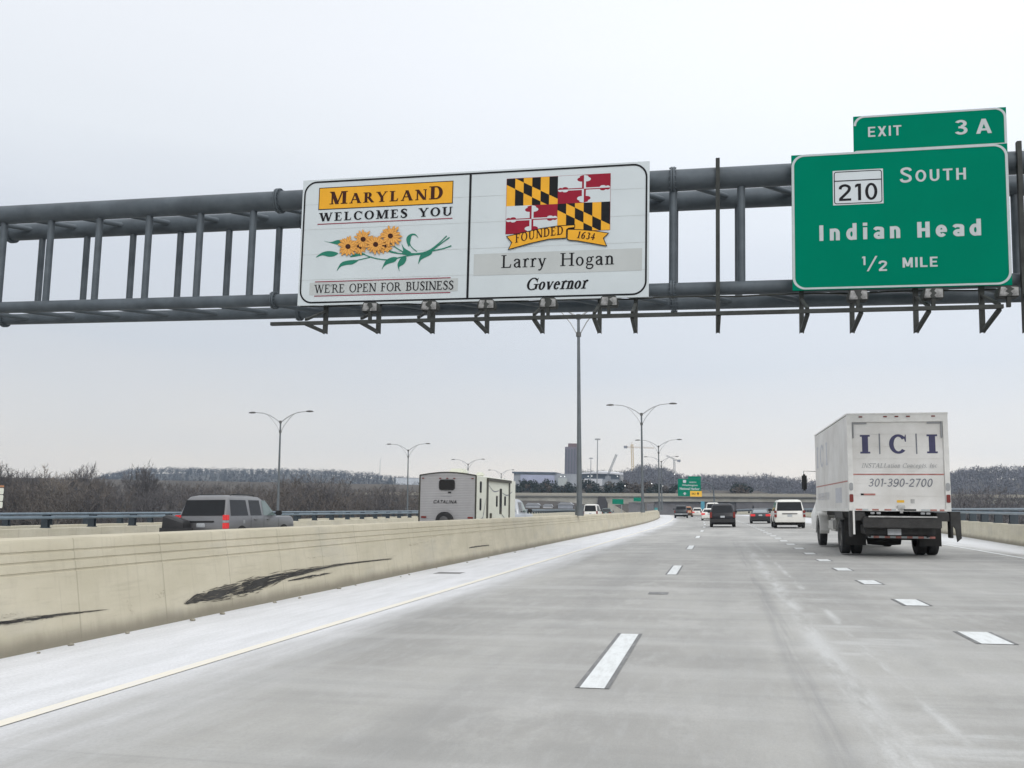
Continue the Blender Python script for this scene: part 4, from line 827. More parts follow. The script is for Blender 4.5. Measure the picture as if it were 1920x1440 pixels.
# ================================================================== VEHICLES
def rr_ring(z, y0, y1, w, r, n=4, crown=0):
    out = []
    for cx, cy, a in ((w-r, y0+r, -90), (w-r, y1-r, 0), (-w+r, y1-r, 90), (-w+r, y0+r, 180)):
        for k in range(n+1):
            t = math.radians(a+90*k/n); out.append((cx+r*math.cos(t), cy+r*math.sin(t), z))
    return out
def paint(name, col, rough=.3, metal=0., dirt=None): return mat(name, col, rough, metal, .08, 1.2, coat=.15, dirt=dirt, spec=.35)
def lerp_levels(lv, z):
    for a, b in zip(lv, lv[1:]):
        if a[0] <= z <= b[0]:
            t = (z-a[0])/(b[0]-a[0]); return [p+(q-p)*t for p, q in zip(a, b)]
    return list(lv[-1] if z > lv[-1][0] else lv[0])
def vehicle(name, label, cat, loc, rz, body, lower, upper, side, rearwin, front, wheels, tail, opts):
    """lower/upper: (z, y0, y1, halfwidth, corner radius) levels; y=0 is the tail. side: windows as (y, z) outlines"""
    X, Y = loc; t = thing(name, label, cat, (X, Y, gz(X, Y)+.012), (0, -math.atan(SUPER), rz), opts.get('group'))
    hw = max(l[3] for l in lower)
    mb = MB(); mb.loft([rr_ring(*l) for l in lower]); bd = mb.build('body', body, t, smooth=42)
    if upper:
        mb = MB(); mb.loft([rr_ring(*l) for l in upper]); mb.build('cabin', body, t, smooth=42)
        for pts, gm in side:
            for s in (-1, 1):
                mb = MB(); mb.poly([(s*(lerp_levels(upper, z)[3]+.006), y, z) for y, z in pts]); mb.build('window', gm, t, smooth=0, recalc=False)
        mb = MB(); mb.poly([(x, lerp_levels(upper, z)[1]-.008, z) for x, z in rearwin]); mb.build('rear_window', opts.get('rglass', M['glass']), t, smooth=0, recalc=False)
        if front: mb = MB(); mb.poly([(x, lerp_levels(upper, z)[2]+.008, z) for x, z in front]); mb.build('windscreen', M['glass_clear'], t, smooth=0, recalc=False)
    wr, wy0, wy1 = wheels
    for y in (wy0, wy1):
        for s in (-1, 1):
            mb = MB(); pr = [(wr*.6, .10), (wr*.93, .11), (wr, .07), (wr, -.07), (wr*.93, -.11), (wr*.6, -.10)]
            x = s*(hw-.10); mb.lathe(pr, 24, 'X'); wl = mb.build('wheel', M['tyre'], t, loc=(x, y, wr), smooth=40)
            mb = MB(); mb.lathe([(.001, .085*s), (wr*.2, .10*s), (wr*.55, .075*s), (wr*.64, .10*s)], 20, 'X'); mb.build('rim', M['rim'], wl, smooth=40)
            mb = MB(); ar = wr*1.18; q = [(y+ar*math.cos(math.radians(a)), wr+ar*math.sin(math.radians(a))) for a in range(-25, 206, 11)]
            z0 = lower[0][0]; q = [(a, max(b, z0+.02)) for a, b in q]
            mb.prism(q, s*(hw-.02), s*(hw+.004), 0, 'YZ'); mb.build('wheel_arch', M['under'], t, smooth=0)
    mb = MB(); L_ = max(l[2] for l in lower); mb.box(-hw*.86, hw*.86, .25, L_-.3, wr*.55, lower[0][0]+.06); mb.build('underbody', M['under'], t, smooth=0)
    for (xa, xb, za, zb, ya, yb, key) in tail:
        for s in (-1, 1):
            mb = MB(); x1, x2 = sorted((s*xa, s*xb)); mb.box(x1, x2, ya, yb, za, zb); mb.build('tail_light', M[key], t, smooth=0, bevel=.012)
    for nm, bx, key in opts.get('extras', []):
        mb = MB(); mb.box(*bx); mb.build(nm, M[key] if isinstance(key, str) else key, t, smooth=40, bevel=min(.02, .3*min(abs(bx[1]-bx[0]), abs(bx[3]-bx[2]), abs(bx[5]-bx[4]))))
    if opts.get('mirror'):
        my, mz, mw = opts['mirror']
        for s in (-1, 1):
            mb = MB(); x1, x2 = sorted((s*(hw-.03), s*(hw+mw))); mb.box(x1, x2, my, my+.12, mz, mz+.17); mb.build('mirror', opts.get('mirror_mat', M['black']), t, smooth=40, bevel=.03)
    if opts.get('rack'):
        x, ya, yb, z = opts['rack']
        for s in (-1, 1): mb = MB(); mb.tube([(s*x, ya, z-.07), (s*x, ya+.1, z), (s*x, yb-.1, z), (s*x, yb, z-.07)], .022, 6); mb.build('roof_rail', M['black'], t, smooth=50)
    if opts.get('handles'):
        for y, z in opts['handles']:
            for s in (-1, 1): mb = MB(); x1, x2 = sorted((s*(hw-.02), s*(hw+.025))); mb.box(x1, x2, y-.1, y+.1, z, z+.035); mb.build('door_handle', opts.get('handle_mat', body), t, smooth=0, bevel=.01)
    if opts.get('seams'):
        mb = MB()
        for y, za, zb in opts['seams']:
            for s in (-1, 1): x = s*(hw+.0015); mb.poly([(x, y-.007, za), (x, y+.007, za), (x, y+.007, zb), (x, y-.007, zb)])
        mb.build('door_seam', M['under'], t, smooth=0, recalc=False)
    return t
def win(y0, y1, z0, z1, sl0=0., sl1=0., r=.05):            # quad window with slanted ends
    return [(y0, z0), (y1, z0), (y1-sl1, z1), (y0+sl0, z1)]
# --- grey sport utility vehicle on the opposite carriageway
def suv(label, loc, rz, body, k=1., lit=False, extra=None, L=5.1, W=1.0, H=1.92, name='parked_car', **o):
    lower = [(.40, .10, L-.12, W*.93, .12), (.52, .02, L-.02, W*.985, .16), (.80, .0, L, W, .2), (1.02, .03, L-.03, W*.99, .2), (1.14, .06, L-.12, W*.955, .2), (1.17, .12, L-.22, W*.90, .2)]
    upper = [(1.10, .06, L-1.35, W*.955, .12), (1.20, .10, L-1.48, W*.94, .12), (H-.16, .30, L-2.28, W*.80, .12), (H-.05, .40, L-2.5, W*.74, .16), (H, .62, L-2.9, W*.58, .2)]
    z0, z1 = 1.20, H-.165
    side = [(win(.36, 1.55, z0, z1, .12, .0), M['glass']), (win(1.72, 2.52, z0, z1, .03, .0), M['glass']), (win(2.66, 3.58, z0, z1, .03, .62), M['glass_clear'])]
    ex = [('bumper', (-W*.96, W*.96, -.09, .16, .42, .66), o.get('bumper', body)), ('number_plate', (-.16, .16, -.022, .03, .80, .95), 'plate'), ('trim_strip', (-W*.5, W*.5, -.014, .04, .97, 1.03), 'black')]+(extra or [])
    key = 'red_lit' if lit else 'red_lens'
    return vehicle(name, label, 'car', loc, rz, body, lower, upper, side, [(-W*.83, 1.205), (W*.83, 1.205), (W*.755, H-.168), (-W*.755, H-.168)], [(-W*.8, 1.2), (W*.8, 1.2), (W*.70, H-.22), (-W*.70, H-.22)], (.39, 1.02, L-.98),
                   [(W*.84, W*1.002, 1.05, 1.23, -.015, .17, key), (W*.84, W*1.002, .96, 1.045, -.012, .17, 'white_lens'), (W*.84, W*1.002, .76, .955, -.015, .17, key)], dict(extras=ex, mirror=(3.5, 1.2, .22), rack=(W*.62, .8, 2.5, H+.035), handles=((2.0, 1.03), (2.95, 1.03)), seams=((1.66, .55, 1.15), (2.6, .45, 1.15), (3.75, .45, 1.1)), **{k_: v for k_, v in o.items() if k_ in ('group', 'rglass', 'mirror_mat')}))
grey = paint('grey_metallic_paint', (.20, .20, .205), .3, .5)
p = at(368, 985, 27.6)
s1 = suv('grey sport utility vehicle with lit brake light behind the median wall at left', (-17.45, 27.9), 0, grey, lit=True, L=5.15,
         extra=[('brake_light', (-.24, .24, .30, .36, 1.735, 1.765), 'red_lens'), ('fuel_cap', (.99, 1.004, 1.1, 1.24, .92, 1.04), 'white_lens')])
mb = MB(); mb.loft([rr_ring(.70, -.60, -.10, .96, .06), rr_ring(.76, -.63, -.08, 1.0, .07), rr_ring(.97, -.60, -.09, .94, .08), rr_ring(1.04, -.52, -.14, .80, .08), rr_ring(1.06, -.45, -.2, .6, .06)]); 
M['bag'] = mat('black_cargo_bag', (.02, .02, .022), .6, 0, .3, 5, .4, 6)
mb.v = [(x*.42-.70, y, z) for x, y, z in mb.v]; mb.v = [(x, y, z+(max(0, -(x+.45))*.34 if z > .9 else 0)) for x, y, z in mb.v]; cg_ = mb.build('cargo_carrier', M['bag'], s1, smooth=35)
mb = MB(); mb.box(-1.16, .12, -.66, -.06, .62, .69); mb.box(-1.16, .12, -.66, -.63, .69, .80); mb.build('tray', M['black'], cg_, smooth=0)
# --- traffic ahead
black = paint('black_paint', (.006, .006, .009), .35); white = paint('white_car_paint', (.66, .65, .61), .35); dark = paint('charcoal_paint', (.03, .035, .04), .3)
def minivan(label, loc, rz, body, L=4.9, W=.93, H=1.75, lit=False):
    lower = [(.26, .10, L-.15, W*.93, .14), (.42, .0, L-.02, W*.99, .2), (.75, .0, L, W, .24), (.98, .05, L-.1, W*.98, .24), (1.04, .10, L-.3, W*.93, .24)]
    upper = [(.98, .06, L-.85, W*.96, .16), (1.08, .09, L-1.0, W*.945, .16), (H-.16, .30, L-2.0, W*.80, .16), (H-.05, .42, L-2.3, W*.72, .2), (H, .7, L-2.7, W*.55, .22)]
    side = [(win(.42, 1.5, 1.10, H-.2, .12, 0), M['glass']), (win(1.62, 2.55, 1.10, H-.2, 0, 0), M['glass']), (win(2.68, 3.6, 1.10, H-.2, 0, .6), M['glass_clear'])]
    return vehicle('minivan', label, 'minivan', loc, rz, body, lower, upper, side, [(-W*.80, 1.07), (W*.80, 1.07), (W*.70, H-.17), (-W*.70, H-.17)], [(-W*.8, 1.1), (W*.8, 1.1), (W*.68, H-.2), (-W*.68, H-.2)], (.35, .95, L-.95),
                   [(W*.82, W*1.003, .70, 1.12, -.012, .16, 'red_lens')], dict(extras=[('bumper', (-W*.97, W*.97, -.08, .15, .36, .62), 'black'), ('number_plate', (-.16, .16, -.02, .03, .70, .85), 'plate')], mirror=(3.45, 1.05, .2), handles=((2.0, .92), (2.9, .92)), rack=(W*.6, .9, 2.4, H+.03)))
minivan('black minivan with tinted rear window driving ahead in the centre lane', (.39, 68.3), 0, black)
def sedan(label, loc, rz, body, L=4.75, W=.9, H=1.42, lit=True, name='sedan_car', rg=None):
    lower = [(.2, .12, L-.15, W*.92, .14), (.36, .02, L-.02, W*.985, .25), (.62, .0, L, W, .3), (.84, .04, L-.08, W*.97, .3), (.93, .12, L-.25, W*.9, .3)]
    upper = [(.88, .55, L-1.25, W*.93, .2), (.97, .66, L-1.4, W*.90, .2), (H-.12, 1.20, L-2.2, W*.72, .2), (H-.03, 1.38, L-2.45, W*.62, .22), (H, 1.65, L-2.7, W*.45, .22)]
    side = [(win(.95, 1.95, .98, H-.15, .42, 0), M['glass']), (win(2.06, 3.15, .98, H-.15, 0, .6), M['glass_clear'])]
    return vehicle(name, label, 'car', loc, rz, body, lower, upper, side, [(-W*.76, .98), (W*.76, .98), (W*.62, H-.14), (-W*.62, H-.14)], [(-W*.78, 1.0), (W*.78, 1.0), (W*.62, H-.15), (-W*.62, H-.15)], (.33, .95, L-.95),
                   [(W*.52, W*.98, .66, .86, -.008, .2, 'red_lit' if lit else 'red_lens')], dict(extras=[('bumper', (-W*.95, W*.95, -.07, .2, .30, .56), 'black' if body is dark else body), ('number_plate', (-.16, .16, -.02, .05, .68, .83), 'plate')], mirror=(3.1, .93, .16), handles=((1.75, .82), (2.8, .82)), rglass=rg or M['glass']))
M['sky_glass'] = mat('sky_reflection_glass', (.20, .23, .25), .08, 0, .1, 2, spec=.8)  # rear glass with the reflected sky put into its colour
sedan('dark sedan with red brake lights, left of the white sport utility vehicle', (3.87, 85.3), -.02, dark, rg=M['sky_glass'])
suv('white sport utility vehicle in the exit lane ahead of the box truck', (4.9, 64.6), -.005, white, L=5.1, W=1.03, H=1.98, bumper=white, name='sport_utility_vehicle')
s1.name = 'sport_utility_vehicle'
sedan('white sedan with red lights half hidden by the left side of the black minivan', (-.92, 106), 0, white)
p = ground(1308, 970); sedan('farthest white car beyond the white sedan in the centre lane', (p.x, p.y), .05, white, H=1.5)
def pickup(label, loc, rz, body, L=5.6, W=.97, H=1.85, flip=False, hidden=False):
    lower = [(.42, .05, L-.1, W*.93, .1), (.55, .0, L-.02, W*.985, .12), (.85, .0, L, W, .14), (1.08, .03, L-.05, W*.985, .14), (1.14, .06, L-.2, W*.93, .14)]
    upper = [(1.08, 1.95, L-1.25, W*.94, .1), (1.2, 2.0, L-1.42, W*.92, .1), (H-.14, 2.15, L-2.15, W*.78, .1), (H-.04, 2.25, L-2.35, W*.70, .12), (H, 2.45, L-2.6, W*.55, .12)]
    side = [(win(2.2, 2.95, 1.22, H-.18, .06, 0), M['glass']), (win(3.05, 4.0, 1.22, H-.18, 0, .52), M['glass_clear'])]
    return vehicle('pickup_truck', label, 'pickup truck', loc, rz, body, lower, upper, side, [(-W*.72, 1.24), (W*.72, 1.24), (W*.64, H-.2), (-W*.64, H-.2)], [(-W*.8, 1.24), (W*.8, 1.24), (W*.66, H-.18), (-W*.66, H-.18)], (.4, 1.15, L-1.0),
                   [(W*.83, W*1.002, .78, 1.12, -.012, .1, 'red_lens')], dict(extras=[('bumper', (-W*.97, W*.97, -.16, .05, .48, .68), 'galv'), ('number_plate', (-.16, .16, -.18, -.155, .52, .64), 'plate'), ('cargo_bed', (-W*.78, W*.78, .12, 1.85, 1.10, 1.150), 'under')], mirror=(3.95, 1.22, .24), handles=((3.3, 1.0),)))
p = ground(1280, 971.5); pickup('dark pickup truck far ahead in the left lane', (p.x, 133), .03, dark)
# orange vehicle just beyond the pickup
orange = paint('orange_paint', (.42, .20, .10), .5); p = ground(1292, 970)
minivan('small orange van partly hidden behind the dark pickup truck', (at(1290, 960, 150).x, 150), .04, orange, L=4.2, W=.7, H=1.7)
# white van beside the minivan
p = at(1337, 952, 118); minivan('white van whose roof shows beyond the left side of the black minivan', (p.x, 118), .02, white, L=5.4, W=.95, H=2.15)
# --- travel trailer on the opposite carriageway
M['truck_frame_dark'] = mat('dull_dark_rim', (.09, .09, .09), .6, .1, .3, 5)
TX, TY = -11.35, 37.0; tr = thing('travel_trailer', 'grey ended white travel trailer with dark trim and rear spare wheel behind the median wall', 'travel trailer', (TX, TY, gz(TX, TY)), (0, -math.atan(SUPER)*.3, -.012))
M['tr_grey'] = mat('corrugated_grey_siding', (.36, .355, .36), .5, 0, .06, 2); M['tr_white'] = mat('trailer_cream_siding', (.70, .71, .62), .5, 0, .05, 2); M['tr_trim'] = mat('trailer_dark_trim', (.05, .047, .035), .5, 0, .2, 3)
tw, tl_, zb, zt = 1.27, 7.3, .55, 2.86
roofp = [(-tw+2*tw*i/12, zt+.13*math.sin(math.pi*i/12)) for i in range(13)]
mb = MB(); mb.prism([(-tw, zb), (tw, zb)]+roofp[::-1], .012, tl_-.5); mb.prism([(-tw, zb+.2), (tw, zb+.2)]+[(x, z-.02) for x, z in roofp[::-1]], tl_-.5, tl_); mb.build('body', M['tr_white'], tr, smooth=30)
mb = MB(); zz = zb
pl = []
for k in range(32):                                       # corrugated rear wall
    z = zb+(zt-zb)*k/32; pl += [(0, z), (-.005, z+(zt-zb)/64)]
pl += [(0, zt)]
mb.prism([(z, y) for y, z in pl]+[(zt, .012), (zb, .012)], -tw+.02, tw-.02, 0, 'YZ'); mb.v = [(x, z, y) for x, y, z in mb.v]
rw = mb.build('rear_wall', M['tr_grey'], tr, smooth=0); 
mb = MB(); mb.prism([(-tw+.02, zt)]+[(x*.985, z-.015) for x, z in roofp][1:-1]+[(tw-.02, zt)], -.012, .012); mb.build('gable', M['tr_grey'], tr, smooth=0)
mb = MB(); mb.tube([(x*1.005, -.012, z+.012) for x, z in roofp], .03, 6)
for s in (-1, 1): mb.box(s*tw-.03, s*tw+.03, -.02, .03, zb, zt+.01)
mb.build('trim_edge', M['tr_trim'], tr, smooth=30)
fr_ = Face(tr, (0, -.016, 0), (1, 0, 0), (0, 0, 1), (0, -1, 0))
mb = MB(); mb.prism(rrect(-.36, .30, 2.26, 2.66, .1), -.03, -.013); wn = mb.build('rear_window', M['glass'], tr, smooth=0); mb = MB(); a_, b_ = rrect(-.39, .33, 2.23, 2.69, .12), rrect(-.36, .30, 2.26, 2.66, .1)
for q in frame_polys(a_, b_): mb.prism(q, -.034, -.013)
mb.build('frame', M['black'], wn, smooth=0)
fr_.sans('lettering', 'CATALINA', -.62, .42, 1.66, 1.80, M['ink'], .01, slant=.3, gap=1.15, bold=.01); fr_.sans('lettering', 'coachmen', -.28, .2, 1.95, 1.99, M['grey_ink'], .004, gap=1.1)
fr_.polys('camera_housing', [rrect(.03, .17, 2.10, 2.17, .02)], M['black'], .012)
for x in (-1.12, -.34, -.02, .3, 1.12): mb = MB(); mb.box(x-.05, x+.05, -.04, -.01, 2.72, 2.76); mb.build('marker_light', M['red_lens'], tr, smooth=0, bevel=.008)
for s in (-1, 1): mb = MB(); mb.box(s*1.05-.12, s*1.05+.12, -.05, -.01, 1.02, 1.10); mb.build('tail_light', M['red_lens'], tr, smooth=0, bevel=.01)
mb = MB(); mb.lathe([(.001, -.30), (.22, -.30), (.31, -.31), (.385, -.27), (.385, -.11), (.3, -.07), (.001, -.07)], 28, 'Y', c=(-.05, 0, .92)); sp_ = mb.build('spare_wheel', M['tyre'], tr, smooth=40)
mb = MB(); mb.lathe([(.001, -.315), (.12, -.325), (.2, -.305)], 20, 'Y', c=(-.05, 0, .92)); mb.build('rim', M['truck_frame_dark'], sp_, smooth=40)
mb = MB(); mb.box(-1.2, 1.2, -.18, .0, .46, .56); mb.build('bumper', M['black'], tr, smooth=0, bevel=.02)
for (ya, yb, za, zb_) in ((.62, .88, 2.15, 2.64), (.62, .88, 1.38, 1.9), (3.45, 3.7, 1.55, 2.05), (4.1, 4.5, 1.2, 2.4), (5.0, 5.3, 1.6, 2.05), (2.35, 2.7, .78, 1.25)):
    mb = MB(); x = tw+.004; mb.prism(rrect(ya, yb, za, zb_, .06), tw, tw+.018, 0, 'YZ'); mb.build('side_window', M['glass'], tr, smooth=0)
mb = MB()
for ya, yb in ((1.75, 2.0), (5.9, 6.1)): mb.box(tw, tw+.03, ya, yb, 1.0, 2.74)
mb.box(tw, tw+.1, 1.75, 6.1, 2.70, 2.83); mb.build('awning', M['tr_trim'], tr, smooth=0)
fs_ = Face(tr, (tw, 0, 0), (0, 1, 0), (0, 0, 1), (1, 0, 0))
fs_.polys('swoosh', [[fq_ for fq_ in g_path(P)] for P in ([(.05, 1.0, .03), (.9, 1.0, .05), (1.3, 1.2, .03), (1.5, 1.7, .02)], [(1.1, .7, .03), (1.3, 1.3, .05), (1.6, 1.8, .03), (1.72, 1.9, .02)], [(2.1, 2.5, .02), (3.0, 2.25, .05), (4.0, 2.3, .03)], [(4.5, 1.2, .03), (5.3, .95, .06), (6.3, .8, .03)], [(4.6, 2.2, .02), (5.6, 2.1, .05), (6.6, 2.3, .03)])], M['grey_ink'], .006)
mb = MB(); mb.box(-.35, .35, 1.2, 2.0, zt+.10, zt+.36); mb.build('air_conditioner', M['tr_white'], tr, smooth=40, bevel=.08)
mb = MB(); mb.box(.5, .85, 2.6, 2.95, zt+.05, zt+.25); mb.build('roof_vent', M['tr_white'], tr, smooth=40, bevel=.06)
for s in (-1, 1):
    for y in (3.2, 4.0):
        mb = MB(); mb.lathe([(.2, .1), (.34, .1), (.36, .06), (.36, -.06), (.34, -.1), (.2, -.1)], 20, 'X'); wl = mb.build('wheel', M['tyre'], tr, loc=(s*1.12, y, .36), smooth=40)
pickup('silver pickup truck towing the travel trailer', (TX+.05, TY+8.2), 0, paint('silver_paint', (.40, .42, .44), .35, .4), H=1.95)
# white shuttle van and dark car farther along the opposite carriageway
p = at(1107, 962, 120); vx = p.x
minivan('white shuttle van with dark rear window beside the near lamp pole', (vx, 120), .02, white, L=5.8, W=1.0, H=2.05)
p = at(1136, 962, 140); sedan('dark green car right of the white shuttle van beyond the median wall', (p.x, 140), .04, paint('dark_green_paint', (.012, .035, .032), .3), H=1.5, lit=False)
# --- white box truck
BX, BY = 4.93, 26.5; BZ = gz(BX, BY)+.012
bt = thing('box_truck', 'dirty white box truck with blue letters on its roll door, driving in the right lane', 'truck', (BX, BY, BZ), (0, -math.atan(SUPER)*.5, .012))
hw, zb, zt, ln = 1.32, 1.27, 3.95, 7.6
mb = MB(); mb.box(-hw, hw, .06, ln, zb, zt); mb.build('cargo_box', M['truck_white'], bt, smooth=0, bevel=.015)
mb = MB()                                                  # rear frame
for s in (-1, 1): x0, x1 = sorted((s*hw, s*(hw-.13))); mb.box(x0, x1, .0, .075, zb, zt+.005)
mb.box(-hw+.13, hw-.13, .0, .075, zt-.20, zt+.005); mb.box(-hw+.13, hw-.13, .0, .075, zb, zb+.07); mb.box(-hw+.07, -hw+.12, -.12, -.06, .62, zb+.02); mb.build('rear_frame', M['truck_frame'], bt, smooth=0)
mb = MB(); mb.box(-hw-.012, hw+.012, -.006, ln+.01, zt+.008, zt+.05)
mb.box(-hw-.014, -hw+.03, .08, ln, zb-.02, zb+.07); mb.box(hw-.03, hw+.014, .08, ln, zb-.02, zb+.07)
mb.build('roof_rail', M['truck_frame'], bt, smooth=0)
dx0, dx1, dz0, dz1 = -hw+.13, hw-.13, zb+.07, zt-.20
mb = MB()
for k in range(7): mb.box(dx0, dx1, .045, .07, dz0+(dz1-dz0)*k/7+.003, dz0+(dz1-dz0)*(k+1)/7-.003)
mb.box(dx0, dx1, .055, .072, dz0, dz1); door = mb.build('roll_door', M['truck_white'], bt, smooth=0)
mb = MB()
for x in (dx0+.02, dx1-.05): mb.box(x, x+.03, .02, .05, dz1-.45, dz1); mb.box(x-.0, x+.03, .0, .02, dz1-.45, dz1)
mb.box(dx0+.02, dx0+.4, .02, .045, dz1-.055, dz1-.01); mb.box(dx1-.4, dx1-.02, .02, .045, dz1-.055, dz1-.01); mb.build('door_track', M['galv'], bt, smooth=0)
fd = Face(door, (0, .045, 0), (1, 0, 0), (0, 0, 1), (0, -1, 0))
mw_inv = None
def tl2(x, y):                                             # crop pixel -> truck rear plane (u, z)
    p = at(1440+x/4, 740+y/4, BY+.045)-Vector((BX, BY, BZ)); a = math.atan(SUPER)*.5; return (p.x*math.cos(a)+p.z*math.sin(a), -p.x*math.sin(a)+p.z*math.cos(a))
zI0, zI1 = avg(tl2(730, 443)[1], tl2(1235, 438)[1]), avg(tl2(725, 304)[1], tl2(1230, 296)[1])
for txt, xa, xb in (('I', 690, 765), ('C', 908, 1036), ('I', 1192, 1272)): fd.serif('lettering', txt, tl2(xa, 380)[0], tl2(xb, 380)[0], zI0, zI1-zI0, M['blue_ink'], .004, T=.34 if txt == 'I' else .22, t=.12 if txt == 'I' else .13)
for x in (836, 1113): fd.polys('letter_divider', [g_bar(tl2(x-5, 370)[0], tl2(x+5, 370)[0], tl2(x, 445)[1], tl2(x, 292)[1])], M['grey_ink'], .004)
fd.serif('lettering', 'INSTALLation Concepts, Inc', tl2(700, 545)[0], tl2(1268, 545)[0], tl2(980, 548)[1], tl2(980, 514)[1]-tl2(980, 548)[1], M['faint_ink'], .004, T=.14, t=.07, gap=.06, slant=.3)
fd.polys('red_line', [g_bar(dx0+.01, dx1-.01, tl2(990, 603)[1], tl2(990, 593)[1])], M['red_stripe'], .004)
fd.gothic('lettering', '301-390-2700', tl2(752, 660)[0], tl2(1235, 660)[0], tl2(990, 690)[1], tl2(990, 630)[1]-tl2(990, 690)[1], M['grey_ink'], .004, slant=.2, w=.125, gap=.14)
fd.polys('sticker', [(g_bar(tl2(695, 748)[0], tl2(718, 748)[0], tl2(750, 755)[1], tl2(750, 741)[1]), 1), (g_bar(tl2(718, 748)[0], tl2(805, 748)[0], tl2(750, 755)[1], tl2(750, 741)[1]), 0)], [M['red_stripe'], M['ink']], .004)
fd.polys('warning_label', [g_bar(tl2(966, 800)[0], tl2(1022, 800)[0], tl2(990, 810)[1], tl2(990, 791)[1])], M['yellow_panel'], .004)
fd.polys('latch_plate', [g_bar(tl2(1070, 800)[0], tl2(1100, 800)[0], tl2(1085, 815)[1], tl2(1085, 784)[1])], M['alum'], .004)
mb = MB(); mb.box(-.06, .14, .0, .045, zb+.0, zb+.16); mb.box(.0, .08, -.02, .045, zb-.06, zb+.02); mb.build('latch', M['alum'], bt, smooth=0, bevel=.008)
ff_ = Face(bt, (0, 0, 0), (1, 0, 0), (0, 0, 1), (0, -1, 0))
tape = []
for xa, xb, mi in ((-1.15, -.98, 0), (-.98, -.82, 1), (-.72, -.55, 0), (-.40, -.22, 0), (-.22, -.1, 1), (.1, .42, 2), (.55, .78, 1), (.78, .95, 0), (1.02, 1.14, 0)): tape.append((g_bar(xa, xb, zb+.012, zb+.055), mi))
ff_.polys('reflective_tape', tape, [M['red_stripe'], M['sign_letter'], M['ink']], .004)
for k in (-.95, -.3, 0, .3, .95): mb = MB(); mb.box(k-.05, k+.05, -.02, .0, zt-.07, zt-.035); mb.build('marker_light', M['red_lens'], bt, smooth=0, bevel=.006)
for s in (-1, 1):
    mb = MB(); mb.prism(rrect(s*(hw-.065)-.05, s*(hw-.065)+.05, zb+.56, zb+.78, .05), -.02, .0); mb.build('reversing_light', M['white_lens'], bt, smooth=0)
    mb = MB(); mb.prism(rrect(s*(hw-.065)-.05, s*(hw-.065)+.05, zb+.24, zb+.46, .03), -.02, .0); mb.build('tail_light', M['red_lens'], bt, smooth=0)
# lift gate folded under the body, bumper, chassis
M['lift'] = mat('worn_black_lift_gate', (.035, .034, .033), .7, .1, .4, 4, .3, 20)
mb = MB(); mb.box(-.98, 1.0, -.16, .16, .93, 1.12); mb.box(-1.0, 1.02, -.20, -.15, .80, 1.10); mb.box(-.9, .92, .1, .9, .62, .88); mb.build('lift_gate', M['lift'], bt, smooth=0, bevel=.02)
mb = MB(); mb.box(-.86, .90, -.24, -.20, 1.095, 1.135); mb.build('gate_edge', M['alum'], bt, smooth=0, bevel=.006)
for s in (-1, 1):
    mb = MB(); x0, x1 = sorted((s*hw, s*(hw-.06))); mb.box(x0, x1, -.1, .25, .55, zb); x0, x1 = sorted((s*(hw-.07), s*(hw-.4))); mb.box(x0, x1, -.06, .2, 1.0, zb-.03); mb.bar((s*.95, -.05, 1.1), (s*.75, .4, .55), .12, .14)
    mb.build('lift_arm', M['lift'], bt, smooth=0, bevel=.012)
mb = MB(); mb.prism([(hw-.02, zb), (hw+.20, zb), (hw+.21, .55), (hw+.10, .45), (hw+.06, .8), (hw-.05, .95)], -.08, -.02); mb.build('dock_bumper', M['lift'], bt, smooth=0)
mb = MB()
for k, x in enumerate((-.72, -.56, .58, .72)): mb.box(x-.055, x+.055, -.05, .0, zb-.09, zb-.03)
mb.build('step_light', M['white_lens'], bt, smooth=0, bevel=.01)
mb = MB(); mb.box(-.80, .95, .32, .44, .50, .60); bpn = mb.build('bumper', M['black'], bt, smooth=0, bevel=.01)
fb_ = Face(bpn, (0, .32, 0), (1, 0, 0), (0, 0, 1), (0, -1, 0)); fb_.polys('reflective_tape', [(g_bar(-.80+.146*k, -.80+.146*(k+1), .52, .575), k % 2) for k in range(12)], [M['sign_letter'], M['red_stripe']], .004)
mb = MB(); mb.box(-.33, .02, .02, .05, .61, .78); mb.build('number_plate', M['plate'], bt, smooth=0, bevel=.006)
mb = MB(); mb.box(-.45, -.33, .3, ln+.6, .75, zb-.02); mb.box(.33, .45, .3, ln+.6, .75, zb-.02); mb.box(-.5, .5, .3, .42, .6, 1.1); mb.lathe([(.001, -.5), (.22, -.45), (.26, 0), (.22, .45), (.001, .5)], 14, 'X', c=(-.1, 1.9, .5)); mb.tube([(-1.0, 1.9, .5), (1.0, 1.9, .5)], .08, 8); mb.tube([(-.2, 1.0, .58), (-.2, 5, .62)], .09, 8); mb.box(-1.0, 1.0, .6, ln-.3, zb-.16, zb-.02); mb.build('chassis', M['under'], bt, smooth=30)
mb = MB(); mb.box(-1.15, -.62, 4.6, 5.9, .58, 1.02); mb.build('fuel_tank', M['alum'], bt, smooth=40, bevel=.08)
def twheel(x, y, r=.50, wd=.26):
    mb = MB(); mb.lathe([(r*.55, wd*.46), (r*.86, wd*.5), (r*.97, wd*.46), (r, wd*.38), (r, -wd*.38), (r*.97, -wd*.46), (r*.86, -wd*.5), (r*.55, -wd*.46)], 32, 'X'); wl = mb.build('wheel', M['tyre'], bt, loc=(x, y, r), smooth=40)
    s = -1 if x < 0 else 1; mb = MB(); mb.lathe([(.001, s*wd*.30), (r*.22, s*wd*.32), (r*.3, s*wd*.1), (r*.52, s*wd*.12), (r*.58, s*wd*.44)], 24, 'X'); mb.build('rim', M['truck_rim'], wl, smooth=40)
M['truck_rim'] = mat('dirty_truck_rim', (.16, .155, .15), .6, .2, .3, 5)
for x in (-1.20, -.88, .88, 1.20): twheel(x, 1.9)
